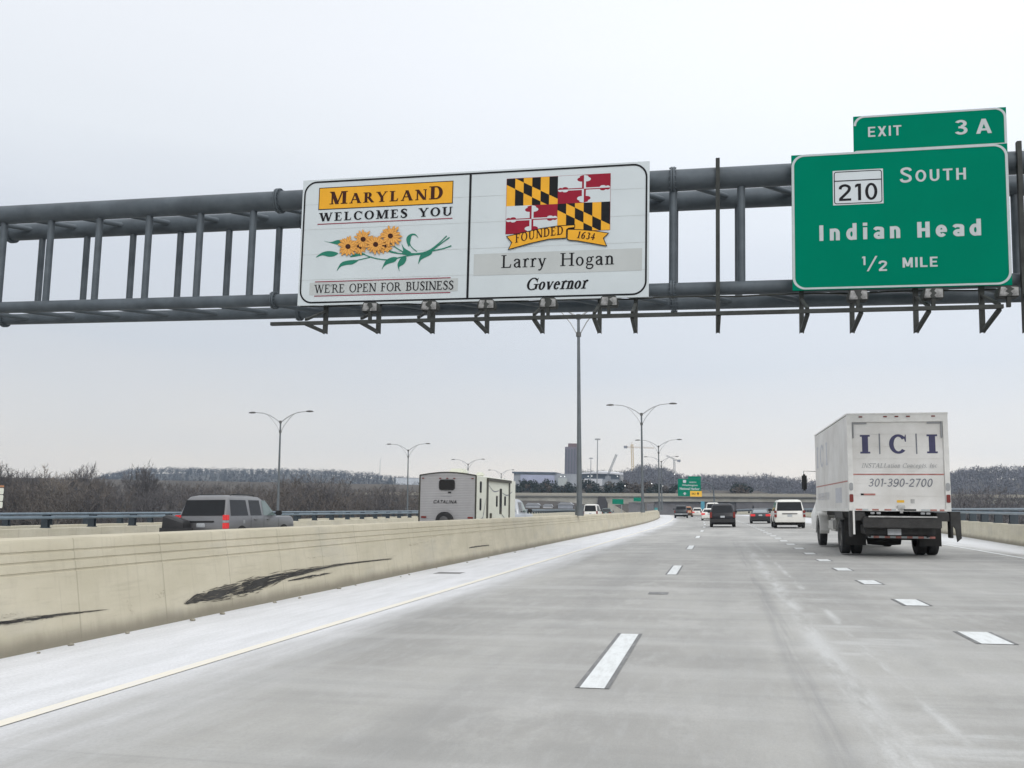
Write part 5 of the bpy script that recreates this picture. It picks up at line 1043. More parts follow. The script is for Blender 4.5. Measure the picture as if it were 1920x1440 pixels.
for s in (-1, 1): twheel(s*1.1, ln+.35)
for s in (-1, 1): mb = MB(); x0, x1 = sorted((s*.72, s*1.30)); mb.box(x0, x1, 1.12, 1.14, .28, 1.08); mb.build('mud_flap', M['under'], bt, smooth=0)
mb = MB(); mb.box(-1.35, -1.30, 1.1, 2.7, 1.05, zb-.03); mb.box(1.30, 1.35, 1.1, 2.7, 1.05, zb-.03); mb.build('side_skirt', M['lift'], bt, smooth=0)
c0 = ln+.15
mb = MB(); mb.loft([rr_ring(.75, c0, c0+1.9, 1.13, .12), rr_ring(1.5, c0, c0+1.9, 1.15, .14), rr_ring(1.62, c0, c0+1.75, 1.14, .16), rr_ring(2.35, c0+.02, c0+1.1, 1.0, .16), rr_ring(2.45, c0+.08, c0+1.0, .92, .16)]); cb = mb.build('cab', M['truck_frame'], bt, smooth=45)
mb = MB(); mb.loft([rr_ring(.55, c0+1.4, c0+3.1, 1.16, .2), rr_ring(1.1, c0+1.35, c0+3.15, 1.18, .25), rr_ring(1.5, c0+1.4, c0+3.0, 1.05, .3), rr_ring(1.62, c0+1.5, c0+2.8, .85, .3)]); mb.build('bonnet', M['truck_frame'], bt, smooth=45)
for s in (-1, 1):
    mb = MB(); q_ = [(ln+.35+r_*math.cos(math.radians(a_)), .5+r_*math.sin(math.radians(a_))) for r_, a_ in [(.72, a2) for a2 in range(-5, 186, 12)]+[(.60, a2) for a2 in range(185, -6, -12)]]; mb.prism(q_, s*.94, s*1.25, 0, 'YZ'); mb.build('fender', M['truck_frame'], bt, smooth=45)
    mb = MB(); x0, x1 = sorted((s*1.50, s*1.68)); mb.box(x0, x1, c0+1.05, c0+1.2, 2.0, 2.62); mr_ = mb.build('mirror', M['black'], bt, smooth=40, bevel=.05)
    mb = MB(); mb.tube([(s*1.1, c0+1.1, 2.72), (s*1.6, c0+1.12, 2.74), (s*1.6, c0+1.12, 1.9), (s*1.12, c0+1.1, 1.85)], .018, 6); mb.build('bracket', M['galv'], mr_, smooth=40)
    mb = MB(); mb.poly([(s*1.152, c0+.25, 1.66), (s*1.152, c0+1.15, 1.66), (s*1.04, c0+.85, 2.28), (s*1.04, c0+.25, 2.28)]); mb.build('door_window', M['glass'], cb, smooth=0, recalc=False)
fs2 = Face(bt, (-hw, 0, 0), (0, 1, 0), (0, 0, 1), (-1, 0, 0))
# lettering on the side reads towards the rear from outside: u runs from front to back there
fs3 = Face(bt, (-hw, ln, 0), (0, -1, 0), (0, 0, 1), (-1, 0, 0))
for txt, a, b in (('I', .5, .95), ('C', 1.45, 2.35), ('I', 2.95, 3.4)): fs3.serif('lettering', txt, a, b, 2.75, .75, M['faint_blue'], .004, T=.3 if txt == 'I' else .22, t=.12)
fs3.polys('red_line', [[(.15, 2.08), (ln-.15, 2.08), (ln-.15, 2.12), (.15, 2.12)]], M['red_stripe'], .004)
fs3.gothic('lettering', '301-390-2700', .6, 3.6, 1.62, .24, M['faint_blue'], .004, slant=.2, w=.13)
fs3.polys('panel_seam', [g_bar(x_-.006, x_+.006, zb+.08, zt-.02) for x_ in (1.22, 2.44, 3.66, 4.88, 6.10, 7.1)], M['faint_ink'], .002)
fs3.polys('patch', [g_bar(5.0, 6.3, 1.5, 1.95)], M['faint_blue'], .004)
# ================================================================== OVERPASS AND SIGNS AHEAD
OY = 400
ztop = lambda X: 6.8+(X+82)*.0155
ov = thing('overpass_bridge', 'pale concrete overpass crossing above the highway far ahead', 'bridge', (-40, OY, -4)); o0 = Vector(ov.location)
def ovm(mb): mb.v = [tuple(Vector(v)-o0) for v in mb.v]; return mb
xa, xb = -190, 150; XS = [xa+(xb-xa)*i/60 for i in range(61)]
def slab(yA, yB, zt, zb_):
    mb = MB(); rings = [[(X, OY+yA, zt(X)), (X, OY+yB, zt(X)), (X, OY+yB, zb_(X)), (X, OY+yA, zb_(X))] for X in XS]; mb.loft(rings); return ovm(mb)
slab(0, .4, ztop, lambda X: ztop(X)-1.25).build('parapet', M['parapet'], ov, smooth=0)
slab(-.3, 12, lambda X: ztop(X)-1.25, lambda X: ztop(X)-1.7).build('deck', M['concrete_shade'], ov, smooth=0)  # shadow line between parapet and girder is put into the deck's dark colour
def under(X):
    z = ztop(X)-3.0; return z-2.6*max(0, 1-abs(X+50)/26)**1.6 - .6
slab(.6, 11, lambda X: ztop(X)-1.7, under).build('girder', M['concrete'], ov, smooth=30)
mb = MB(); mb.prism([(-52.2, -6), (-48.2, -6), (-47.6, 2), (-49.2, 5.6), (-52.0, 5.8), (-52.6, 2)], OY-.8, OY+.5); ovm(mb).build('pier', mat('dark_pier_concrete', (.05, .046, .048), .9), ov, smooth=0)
mb = MB(); mb.box(-27.5, 8, OY+2, OY+11, -7, ztop(-10)-2.9); mb.box(8, 150, OY+1, OY+11, -7, ztop(20)-2.6); mb.box(-38, -31.5, OY-6, OY+2, -7, 3.4); mb.box(-30, -27.2, OY-7, OY+2, -7, 3.0); ovm(mb).build('abutment', M['abut'], ov, smooth=0)
mb = MB(); mb.prism([(-47.5, -7), (-47.5, 2.6), (-46, 2.6), (-37, -2.5), (-36, -7)], OY-3, OY+1); ovm(mb).build('slope_wall', M['parapet'], ov, smooth=0)
mb = MB()
for X in (8.5, 13, 14.8, 17): mb.box(X, X+2.4, OY+.9, OY+1.4, -2, 3.2)
ovm(mb).build('recess', M['abut'], ov, smooth=0)
def small_sign(name, label, px0, px1, py0, py1, Y, m, posts=True, letters=()):
    a, b = at(px0, py1, Y), at(px1, py0, Y); t = thing(name, label, 'sign', ((a.x+b.x)/2, Y, a.z), (0, 0, 0)); hw_ = (b.x-a.x)/2; h_ = b.z-a.z
    mb = MB(); mb.box(-hw_, hw_, 0, .08, 0, h_); mb.build('panel', m, t, smooth=0)
    if posts:
        mb = MB(); zg = min(-4, land(a.x, Y))-a.z
        for s in (-.7, .7): mb.box(s*hw_-.12, s*hw_+.12, .1, .3, zg, h_*.9)
        mb.build('post', M['galv'], t, smooth=0)
    return t, hw_, h_
small_sign('guide_sign', 'green guide sign below the overpass, left of the pale pier block', 1148, 1169, 936, 945, 380, M['green_sign'])
small_sign('guide_sign', 'small green guide sign hung under the overpass girder', 1188, 1206, 933, 940, 392, M['green_sign'], False)
small_sign('direction_sign', 'narrow teal sign low beside the roadway under the overpass', 1227, 1233, 952, 962, 300, mat('teal_sign_sheeting', (.05, .25, .26), .5))
small_sign('blue_sign', 'small blue sign left of the sign mast over the white sedan', 1314, 1321, 940, 955, 250, mat('blue_sign_sheeting', (.06, .24, .32), .5))
# exit-only sign on a curved mast arm
SY = 300; a, b = at(1271, 930, SY), at(1314, 898, SY); sm = thing('exit_only_sign', 'distant green sign with yellow exit only panel on a curved mast', 'sign', (a.x, SY, -4.5), (0, 0, 0)); zz = a.z+4.5; W_, H_ = b.x-a.x, b.z-a.z
mb = MB(); mb.box(0, W_, 0, .1, zz, zz+H_*.99); pnl = mb.build('panel', M['green_sign'], sm, smooth=0)
tb = at(1290, 893, SY); mb = MB(); mb.box(tb.x-a.x, W_, 0, .1, zz+H_, tb.z+4.5); mb.build('exit_tab', M['green_sign'], sm, smooth=0)
yp = at(1294, 931, SY); mb = MB(); mb.box(yp.x-a.x, W_+.35, -.06, -.01, yp.z+4.5, yp.z+4.5+1.85); mb.build('yellow_panel', M['yellow_panel'], sm, smooth=0)
fx = Face(sm, (0, -.01, zz), (1, 0, 0), (0, 0, 1), (0, -1, 0))
fx.sans('lettering', 'Washington', W_*.18, W_*.86, H_*.56, H_*.68, M['sign_letter'], .01, bold=.03); fx.sans('lettering', 'National Harbor', W_*.08, W_*.95, H_*.36, H_*.50, M['sign_letter'], .01, bold=.03)
fx.polys('route_shield', [rrect(W_*.22, W_*.36, H_*.76, H_*.93, .3)], M['faint_blue'], .01); fx.sans('lettering', 'NORTH', W_*.5, W_*.8, H_*.76, H_*.84, M['sign_letter'], .01, bold=.03)
fx.polys('arrow_emblem', [[(W_*.27, H_*.06), (W_*.33, H_*.06), (W_*.33, H_*.13), (W_*.38, H_*.13), (W_*.30, H_*.24), (W_*.22, H_*.13), (W_*.27, H_*.13)]], M['sign_letter'], .01)
fx.sans('lettering', 'ONLY', W_*.60, W_*.78, .55, 1.15, M['ink'], .07, bold=.02); fx.polys('arrow_emblem', [[(W_*.86, .45), (W_*.9, .45), (W_*.9, .9), (W_*.94, .9), (W_*.88, 1.4), (W_*.82, .9), (W_*.86, .9)]], M['ink'], .07)
P = [at(px, py, SY)-Vector(sm.location) for px, py in ((1300, 905), (1318, 904), (1328, 906), (1335, 911), (1338, 920), (1339, 940))]; P.append(Vector((P[-1].x, P[-1].y, -.5))); P = [Vector((p_.x, .5, p_.z)) for p_ in P]
mb = MB(); mb.tube(P, .22, 10); mb.tube([Vector((p_.x*.98, .5, p_.z-2.0)) for p_ in P[:4]], .14, 8); mb.build('mast', M['steel'], sm, smooth=50)
# ================================================================== FAR BUILDINGS
M['tower'] = mat('brown_purple_tower', (.14, .112, .128), .6, 0, .1, .1)
M['tower_glass'] = mat('tower_window_band', (.075, .07, .085), .4, 0, .2, .2)
a = at(1058.5, 889, 1200); b = at(1086, 838, 1200); tw_ = thing('tower_block', 'dark purple brown high rise tower behind the near lamp pole', 'building', ((a.x+b.x)/2, 1200, 20)); hw_ = (b.x-a.x)/2; H_ = b.z-20
mb = MB(); mb.box(-hw_, hw_, 0, 20, 0, H_); mb.build('wall', M['tower'], tw_, smooth=0); mb = MB(); mb.box(-hw_*.62, hw_*.9, 3, 17, H_, H_+5); mb.build('penthouse', mat('red_brown_penthouse', (.14, .07, .065), .7), tw_, smooth=0)
for k in range(5):
    mb = MB(); x = -hw_+hw_*2*(k+.2)/5; mb.box(x, x+hw_*.22, -.3, .1, 4, H_-3); mb.build('window_band', M['tower_glass'], tw_, smooth=0)
cas = thing('resort_complex', 'long low casino resort with blue glass front and curved white roof below the tower', 'building', (-150, 900, 8))
def blk(nm, px0, px1, py0, py1, m, Y=900, dy=30, off=0.):
    a, b = at(px0, py1, Y), at(px1, py0, Y); mb = MB(); mb.box(a.x+150, b.x+150, off, dy, min(a.z, b.z)-8, max(a.z, b.z)-8); return mb.build(nm, m, cas, smooth=0)
M['casino_blue'] = mat('blue_grey_glass_wall', (.36, .375, .49), .5, 0, .2, .05); M['casino_grey'] = mat('grey_casino_wall', (.30, .31, .33), .6, 0, .25, .06); M['casino_white'] = mat('white_casino_wall', (.62, .62, .64), .6, 0, .1, .1); M['casino_dark'] = mat('dark_casino_glass', (.06, .075, .10), .3, 0, .3, .1)
blk('wall', 963, 1042, 887, 912, M['casino_grey']); blk('glass_wall', 976, 1040, 891, 905, M['casino_blue'], off=-1.5, dy=.3); blk('roof', 961, 1043, 885.5, 887.5, M['casino_dark'], off=-2); blk('wall', 1040, 1100, 889, 912, M['casino_grey'], off=1); blk('wing', 1047, 1064, 897, 912, mat('pale_green_grey_wall', (.40, .42, .40), .7), off=-3)
blk('glass_wall', 1090, 1162, 889, 898, M['casino_dark'], off=-1); blk('wing', 1094, 1130, 898, 910, M['casino_white'], off=-2); blk('wing', 1130, 1160, 899, 910, M['casino_grey'], off=-2.5); blk('terrace', 1090, 1106, 908, 914, M['casino_white'], off=-6)
mb = MB(); pr_ = []
for i in range(13):
    px = 1090+72*i/12; py = 886.5-2.6*math.sin(math.pi*i/12)+i*.12; p_ = at(px, py, 896); q_ = at(px, py+3.6-abs(i-6)*.2, 896); pr_.append([(p_.x+150, -6, p_.z-8), (p_.x+150, 32, p_.z-6), (p_.x+150, 32, q_.z-8), (p_.x+150, -6, q_.z-8)])
mb.loft(pr_); mb.build('canopy_roof', M['casino_white'], cas, smooth=60)
lit = mat('lit_lamp_glass', (.9, .9, .85), .3, emit=((1, .98, .93, 1), 2.2))
for px, py in ((1052, 893.5), (1059, 893.5), (1103, 893), (1110, 892.5), (1141, 893), (1158, 893)): blk('lamp', px-.55, px+.55, py-.55, py+.55, lit, Y=892, off=-9.5, dy=-9)
# small pale blocks at the crane foot
for lab, px0, px1, py0, py1, c in (('pale grey concrete shaft left of the crane foot', 1165, 1176, 892, 908, (.42, .42, .42)), ('cream concrete shaft at the foot of the yellow tower crane', 1182, 1192, 893, 908, (.52, .48, .40)), ('low white building on the ridge left of the travel trailer', 742, 790, 897, 906, (.55, .57, .60))):
    Y = 880 if px0 > 1000 else 1100; a, b = at(px0, py1, Y), at(px1, py0, Y); t = thing('concrete_shaft' if px0 > 1000 else 'low_building', lab, 'building', ((a.x+b.x)/2, Y, a.z-6)); hh = b.z-a.z+6; w_ = (b.x-a.x)/2
    mb = MB(); mb.box(-w_, w_, 0, w_*1.5, 0, hh); mb.build('wall', mat('shaft_wall', c, .8, 0, .12, .2), t, smooth=0); mb = MB(); mb.box(-w_-.3, w_+.3, -.3, w_*1.5+.3, hh, hh+.6); mb.build('roof', M['casino_grey'], t, smooth=0)
# cranes
M['crane_y'] = mat('yellow_crane_steel', (.55, .42, .22), .6, 0, .15, .2); M['crane_g'] = mat('grey_crane_steel', (.22, .23, .25), .6, 0, .15, .2)
def lattice(mb, a, b, w, n, r):
    a, b = Vector(a), Vector(b); d = (b-a).normalized(); x = d.cross(Vector((0, 1, .01))).normalized(); y = d.cross(x)
    C = [x*sx*w/2+y*sy*w/2 for sx, sy in ((-1, -1), (1, -1), (1, 1), (-1, 1))]
    for c in C: mb.bar(a+c, b+c, r, r)
    for k in range(n):
        p0, p1 = a+(b-a)*k/n, a+(b-a)*(k+1)/n
        for i in range(4): mb.bar(p0+C[i], p1+C[(i+1) % 4], r*.6, r*.6)
CY = 870; b0, t0 = at(1187, 895, CY), at(1185, 833, CY); cr_ = thing('tower_crane', 'yellow tower crane with horizontal jib behind the median lamps', 'crane', (b0.x, CY, b0.z)); O = Vector(cr_.location)
mb = MB(); mb2 = MB(); lattice(mb, (0, 0, 0), (t0.x-O.x, 0, t0.z-O.z), 1.9, 14, .42); mb.build('mast', M['crane_y'], cr_, smooth=0)
j0, j1 = at(1170, 838, CY)-O, at(1226, 840, CY)-O; mb = MB(); lattice(mb, (j0.x, 0, j0.z), (j1.x, 0, j1.z), 1.0, 20, .22); ap = at(1184.5, 829, CY)-O; mb.bar((ap.x, 0, ap.z), (j0.x, 0, j0.z), .12, .12); mb.bar((ap.x, 0, ap.z), (j1.x*.7, 0, j1.z), .12, .12); mb.bar((ap.x, 0, ap.z), (t0.x-O.x, 0, t0.z-O.z-2), .4, .4); mb.build('jib', mat('pale_crane_jib', (.60, .50, .40), .6), cr_, smooth=0)
cw_ = at(1174, 837.5, CY)-O; mb = MB(); mb.box(cw_.x-2.2, cw_.x+1.2, -1, 1, cw_.z-1.6, cw_.z+.8); mb.build('counterweight', M['crane_g'], cr_, smooth=0)
b0 = at(1139, 893, 860); cg = thing('mobile_crane', 'grey mobile crane boom leaning right above the white curved roof', 'crane', (b0.x, 860, b0.z)); t0 = at(1156, 852, 860)-b0; mb = MB(); lattice(mb, (0, 0, 0), (t0.x, 0, t0.z), 1.4, 12, .4); mb.build('boom', M['crane_g'], cg, smooth=0)
mb = MB(); mb.box(-2, 3, -1.5, 1.5, -4, 0); mb.build('cab', M['crane_g'], cg, smooth=0)
b0 = at(1265, 890, 840); ck = thing('luffing_crane', 'small grey crane with raised jib over the tree tops right of the lamps', 'crane', (b0.x, 840, b0.z)); mb = MB(); P = lambda px, py: (at(px, py, 840)-b0)
p1 = P(1264, 862); lattice(mb, (0, 0, 0), (p1.x, 0, p1.z), 1.4, 8, .35); mb.build('mast', M['crane_g'], ck, smooth=0); mb = MB(); q1, q2 = P(1249, 854), P(1275, 866); lattice(mb, (q1.x, 0, q1.z), (q2.x, 0, q2.z), 1.0, 10, .25); mb.build('jib', M['crane_g'], ck, smooth=0)
q = P(1273, 864); mb = MB(); mb.box(q.x-1.5, q.x+1.5, -1, 1, q.z-1, q.z+1); mb.build('counterweight', M['crane_g'], ck, smooth=0)
# high mast lights
for lab, px, py, Y, pyb in (('tall high mast light right of the near lamp pole', 1119.5, 822, 480, 905), ('shorter distant high mast light left of the tall one', 1107.5, 858, 640, 900), ('distant thin radio mast on the hill above the trailer', 712, 860, 1300, 890)):
    b0, t0 = at(px, pyb, Y), at(px, py, Y); t = thing('high_mast_light' if px > 1000 else 'radio_mast', lab, 'mast', (b0.x, Y, b0.z-8)); h_ = t0.z-b0.z+8
    mb = MB(); mb.tube([(0, 0, 0), (0, 0, h_)], [.4, .2] if px > 1000 else [.5, .25], 8); mb.build('pole', M['galv'], t, smooth=50)
    if px > 1000:
        mb = MB(); mb.tube([(1.2*math.cos(i*math.pi/6), 1.2*math.sin(i*math.pi/6), h_-.3) for i in range(13)], .08, 6)
        mb.build('ring', M['galv'], t, smooth=50)
        for i in range(6): mb = MB(); a_ = i*math.pi/3; mb.tube([(1.2*math.cos(a_), 1.2*math.sin(a_), h_-.75), (1.2*math.cos(a_), 1.2*math.sin(a_), h_-.1)], [.42, .18], 8); mb.build('lamp_head', M['galv'], t, smooth=50)
# small lit lamps along the cross street
for lab, px, py, Y in (('lit street lamp right of the crane foot above the overpass', 1172, 911, 452), ('bright lit street lamp between the two far lamp columns', 1242.5, 911, 452), ('dim lit street lamp left of the brightest one', 1222, 907, 455), ('lit street lamp against the wood above the exit only sign', 1265, 889, 520)):
    p_ = at(px, py, Y); zg = land(p_.x, Y); zg = min(zg, p_.z-3); t = thing('lit_lamp', lab, 'street lamp', (p_.x, Y, zg), (0, 0, 0)); h_ = p_.z-zg
    mb = MB(); mb.tube([(0, .3, 0), (0, .3, h_+.2), (0, -.1, h_+.35)], .09, 6); mb.build('pole', M['galv'], t, smooth=50); mb = MB(); mb.lathe([(.001, -.2), (.2, -.12), (.26, .0), (.15, .16), (.001, .2)], 10, 'Z', c=(0, -.1, h_)); mb.build('globe', lit, t, smooth=50)
# ================================================================== TREES
M['bark'] = mat('grey_brown_bark', (.085, .075, .065), .9, 0, .3, 2); M['bark_dark'] = mat('dark_bark', (.045, .038, .036), .9, 0, .3, 2); M['bark_pale'] = mat('pale_bark', (.26, .235, .20), .9, 0, .25, 2)
M['twig'] = mat('brown_grey_twigs', (.098, .091, .092), .9, 0, .25, .4); M['twig_warm'] = mat('warm_brown_twigs', (.118, .103, .092), .9, 0, .25, .4); M['twig_pale'] = mat('pale_twigs', (.19, .165, .14), .9, 0, .25, .4)
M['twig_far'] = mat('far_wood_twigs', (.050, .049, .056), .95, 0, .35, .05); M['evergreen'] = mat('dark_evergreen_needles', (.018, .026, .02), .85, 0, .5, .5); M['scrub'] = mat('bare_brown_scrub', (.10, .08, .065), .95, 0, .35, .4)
def rdir(r): 
    a, z = r.uniform(0, 2*math.pi), r.uniform(-1, 1); q = math.sqrt(1-z*z); return Vector((q*math.cos(a), q*math.sin(a), z))
def bare_tree(seed, spread=.75, fork=.32, limbs=7, dense=1.):
    """unit tree 10 m tall: trunk mesh and crown mesh"""
    r = random.Random(seed); T, C = MB(), MB()
    top = Vector((r.uniform(-.5, .5), r.uniform(-.5, .5), 7.2)); h0 = fork*10
    pts = [Vector((0, 0, -.3)), Vector((r.uniform(-.1, .1), 0, h0*.5)), Vector((top.x*.4, top.y*.4, h0)), Vector((top.x*.7, top.y*.7, 5.2)), top]
    T.tube(pts, [.26, .21, .17, .10, .03], 7, cap=False)
    def seg(a, b, r0, r1, n=3):
        d = (b-a); x = d.orthogonal().normalized(); y = d.normalized().cross(x); vs = [tuple(p+(x*math.cos(2*math.pi*j/n)+y*math.sin(2*math.pi*j/n))*q) for p, q in ((a, r0), (b, r1)) for j in range(n)]
        C.add(vs, [(j, (j+1) % n, n+(j+1) % n, n+j) for j in range(n)])
    def twig(a, b, w):
        d = b-a; x = d.cross(rdir(r)).normalized()*w; C.add([tuple(a-x), tuple(a+x), tuple(b)], [(0, 1, 2)])
    def grow(p, d, ln, rad, lev):
        q = p+d*ln*.5+rdir(r)*ln*.06; e = q+(d+Vector((0, 0, .25))).normalized()*ln*.5+rdir(r)*ln*.05
        if lev < 3: seg(p, q, rad, rad*.75); seg(q, e, rad*.75, rad*.35)
        else: twig(p, e, rad)
        if lev == 4: return
        n = int((6, 6, 5, 4)[lev]*dense+r.random())
        for k in range(n):
            t = .3+.7*(k+r.random())/n; b = (p+(q-p)*t*2) if t < .5 else (q+(e-q)*(t-.5)*2)
            nd = (d*.75+rdir(r)*.75+Vector((0, 0, .22))).normalized(); grow(b, nd, ln*r.uniform(.38, .62), max(.023, rad*.45), lev+1)
    for k in range(limbs):
        t = k/(limbs-1); z = h0+(6.6-h0)*t; a = k*2.4+r.uniform(-.4, .4); p = Vector((top.x*z/7.2*.8, top.y*z/7.2*.8, z))
        d = Vector((math.cos(a)*spread, math.sin(a)*spread, .75+.5*t)).normalized(); grow(p, d, (3.9-1.6*t)*r.uniform(.85, 1.15), .10*(1-.5*t), 1)
    m_ = max(v[2] for v in C.v); k = 10/m_
    for B_ in (T, C): B_.v = [(x*k, y*k, z*k if z > 0 else z) for x, y, z in B_.v]
    return T, C
def mesh_pair(i, seed, bark, twig, **kw):
    T, C = bare_tree(seed, **kw); t = thing('bare_tree', 'leafless brown tree in the wood beyond the bridge railing', 'tree', (0, 0, -500), group='leafless trees of the near wood')
    T.build('trunk', bark, t, smooth=60); C.build('crown', twig, t, smooth=0, recalc=False); return t
M['twig_right'] = mat('hazy_grey_twigs', (.115, .108, .11), .95, 0, .25, .4); M['twig_far_right'] = mat('purple_grey_far_twigs', (.135, .134, .152), .95, 0, .3, .05)  # paler right-hand twigs: extra haze is put into their colour
PROTO = [mesh_pair(0, 11, M['bark'], M['twig']), mesh_pair(1, 12, M['bark_dark'], M['twig'], spread=.6, limbs=8), mesh_pair(2, 13, M['bark'], M['twig_warm'], spread=.95, fork=.22), mesh_pair(3, 14, M['bark_dark'], M['twig'], spread=.8, fork=.4), mesh_pair(4, 15, M['bark'], M['twig_warm'], spread=.7, fork=.18, limbs=8), mesh_pair(5, 16, M['bark_pale'], M['twig_pale'], spread=1., fork=.34, dense=1.3), mesh_pair(6, 17, M['bark_dark'], M['twig'], spread=.85, fork=.42, limbs=9, dense=1.45), mesh_pair(7, 18, M['bark'], M['twig'], spread=.75, fork=.35, limbs=9, dense=1.4), mesh_pair(8, 19, M['bark'], M['twig_right'], spread=.8, fork=.25, limbs=8), mesh_pair(9, 20, M['bark'], M['twig_right'], spread=.95, fork=.2)]
used = set()
def plant(k, x, y, top, zb=None, wide=1., label=None, group='leafless trees of the near wood', rz=None):
    zb = land(x, y) if zb is None else zb; pr_ = PROTO[k]
    if k in used: t = copy_tree(pr_)
    else: t = pr_; used.add(k)
    s = (top-zb)/10; t.location = (x, y, zb); t.scale = (s*wide, s*wide, s); t.rotation_euler = (0, 0, rnd.uniform(0, 6.28) if rz is None else rz)
    t['label'] = label or 'leafless brown tree in the wood beyond the bridge railing'
    if group: t['group'] = group
    elif 'group' in t: del t['group']
    return t
def plant_px(k, px, pyt, Y, **kw):
    p_ = at(px, pyt, Y); return plant(k, p_.x, Y, p_.z, **kw)
# named trees on the left, by look
plant_px(6, 274, 857, 150, group=None, label='big dark trunked leafless tree standing above the wood at left, left of the grey vehicle', wide=.75)
plant_px(5, 113, 868, 140, group=None, label='pale barked forked leafless tree in the wood at left', wide=.95)
plant_px(7, 8, 856, 138, group=None, label='tall leafless tree at the left edge of the picture', wide=.8)
plant_px(6, 52, 869, 150, group=None, label='leafless tree left of the pale barked tree', wide=.9)
plant_px(7, 158, 859, 165, group=None, label='tall loose crowned leafless tree right of the pale barked tree', wide=.75)
plant_px(4, 585, 884, 150, group=None, label='rounded brown leafless tree right of the large left lamp', wide=1.25)
plant_px(1, 655, 894, 150, group=None, label='dark leafless tree with spreading limbs left of the trailer', wide=1.3)
for i in range(20):
    p_ = at(-15+10.5*i, rnd.uniform(879, 894), rnd.uniform(128, 200)); plant(rnd.choice((0, 1, 2, 4)), p_.x, p_.y, p_.z, wide=rnd.uniform(.7, 1.0))
for i in range(185):
    px = -60+rnd.random()*860+0; Y = rnd.uniform(125, 260); lim = 902+rnd.uniform(-6, 20)+(6 if px > 640 else 0)-(11 if 520 < px < 620 else 0)
    if px < 200: lim -= 6
    k = rnd.choice((0, 0, 1, 2, 2, 3, 4, 4)); p_ = at(px, lim, Y); zb = land(p_.x, Y)
    if p_.x > -50+shift(Y): continue
    plant(k, p_.x, Y, p_.z, zb, wide=rnd.uniform(.85, 1.35))
RG = 'leafless trees beyond the right railing'
for i in range(64):
    px = 1400+rnd.random()*640; Y = rnd.uniform(140, 260); p_ = at(px, rnd.uniform(902, 922) if px > 1770 else rnd.uniform(930, 950), Y)
    if px < 1770 and i % 2: continue
    if p_.x < 22+.05*Y: continue
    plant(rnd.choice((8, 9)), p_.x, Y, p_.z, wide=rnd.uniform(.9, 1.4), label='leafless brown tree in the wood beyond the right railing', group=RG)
# far woods on the two hills: nobody could count them
def pix(X, Y, Z):
    d = Vector((X, Y, Z-CH)); return 960+CF*d.dot(CR)/d.dot(CFW)
def far_wood(name, label, Yd, n, xs, hgt, seed, ok, m='twig_far'):
    r = random.Random(seed); mb = MB(); V, F_ = mb.v, mb.f
    for i in range(n):
        X, Y = r.uniform(*xs), r.uniform(*Yd); z = land(X, Y)
        if not ok(X, Y, z): continue
        h_ = hgt*r.uniform(.75, 1.2); R_ = h_*r.uniform(.22, .36)
        mb.poly([(X-.22, Y, z-.5), (X+.22, Y, z-.5), (X, Y, z+h_*.7)])
        lob = [(X+r.uniform(-.6, .6)*R_, Y+r.uniform(-.6, .6)*R_, z+h_*r.uniform(.12, .85), R_*r.uniform(.45, .8)) for q in range(6)]
        for k in range(38):
            cx, cy, cz, rr = r.choice(lob); d = rdir(r)*rr*r.uniform(.3, 1.1); c = Vector((cx+d.x, cy+d.y, cz+d.z*.8))
            g = (d.normalized()*.7+rdir(r)*.6+Vector((0, 0, .5))).normalized()*r.uniform(.5, 1.3); w_ = g.cross(rdir(r)).normalized()*r.uniform(.13, .28)
            b = len(V); V.extend((tuple(c-g-w_*.5), tuple(c+w_), tuple(c+g), tuple(c-w_))); F_.append((b, b+1, b+2, b+3)); mb.m.append(0)
    o = mb.build(name, M[m], None, smooth=0, recalc=False); return tag(o, label, 'woods', kind='stuff')
far_wood('far_woods', 'blue grey leafless woods covering the long hill behind the left wood', (860, 1520), 6500, (-1500, -190), 10.5, 5, lambda X, Y, z: z > -6)
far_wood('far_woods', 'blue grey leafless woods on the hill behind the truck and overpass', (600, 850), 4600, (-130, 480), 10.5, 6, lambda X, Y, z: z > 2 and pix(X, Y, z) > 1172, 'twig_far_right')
far_wood('far_woods', 'reddish brown leafless trees behind the white curved roof', (985, 1085), 700, (-190, -60), 11, 9, lambda X, Y, z: 1086 < pix(X, Y, z) < 1200 and z > 14)
# low thicket under the near wood
def thicket(seed, n, pr, Yr):
    r = random.Random(seed); mb = MB()
    while len(mb.f) < n:
        px = r.uniform(*pr); Y = r.uniform(*Yr); p_ = at(px, 950, Y)
        if (p_.x < 0 and p_.x > -48+shift(Y)) or (p_.x > 0 and p_.x < 20+.05*Y): continue
        z = land(p_.x, Y); h_ = r.uniform(3, 8) if r.random() < .6 else r.uniform(7, 10.5)
        for q in range(7):
            b = Vector((p_.x+r.uniform(-1, 1), Y+r.uniform(-1, 1), z+h_*.1*q*r.random())); e = b+Vector((r.uniform(-.35, .35), r.uniform(-.35, .35), 1)).normalized()*h_*r.uniform(.3, .75); wv = (e-b).cross(rdir(r)).normalized()*r.uniform(.02, .05)
            mb.poly([tuple(b-wv), tuple(b+wv), tuple(e)])
    return mb
tag(thicket(21, 42000, (-120, 830), (135, 300)).build('undergrowth', M['twig'], None, smooth=0, recalc=False), 'tangle of bare saplings under the wood at left', 'undergrowth', kind='stuff')
tag(thicket(22, 16000, (1380, 2000), (150, 280)).build('undergrowth', M['twig_right'], None, smooth=0, recalc=False), 'tangle of bare saplings under the wood at right', 'undergrowth', kind='stuff')
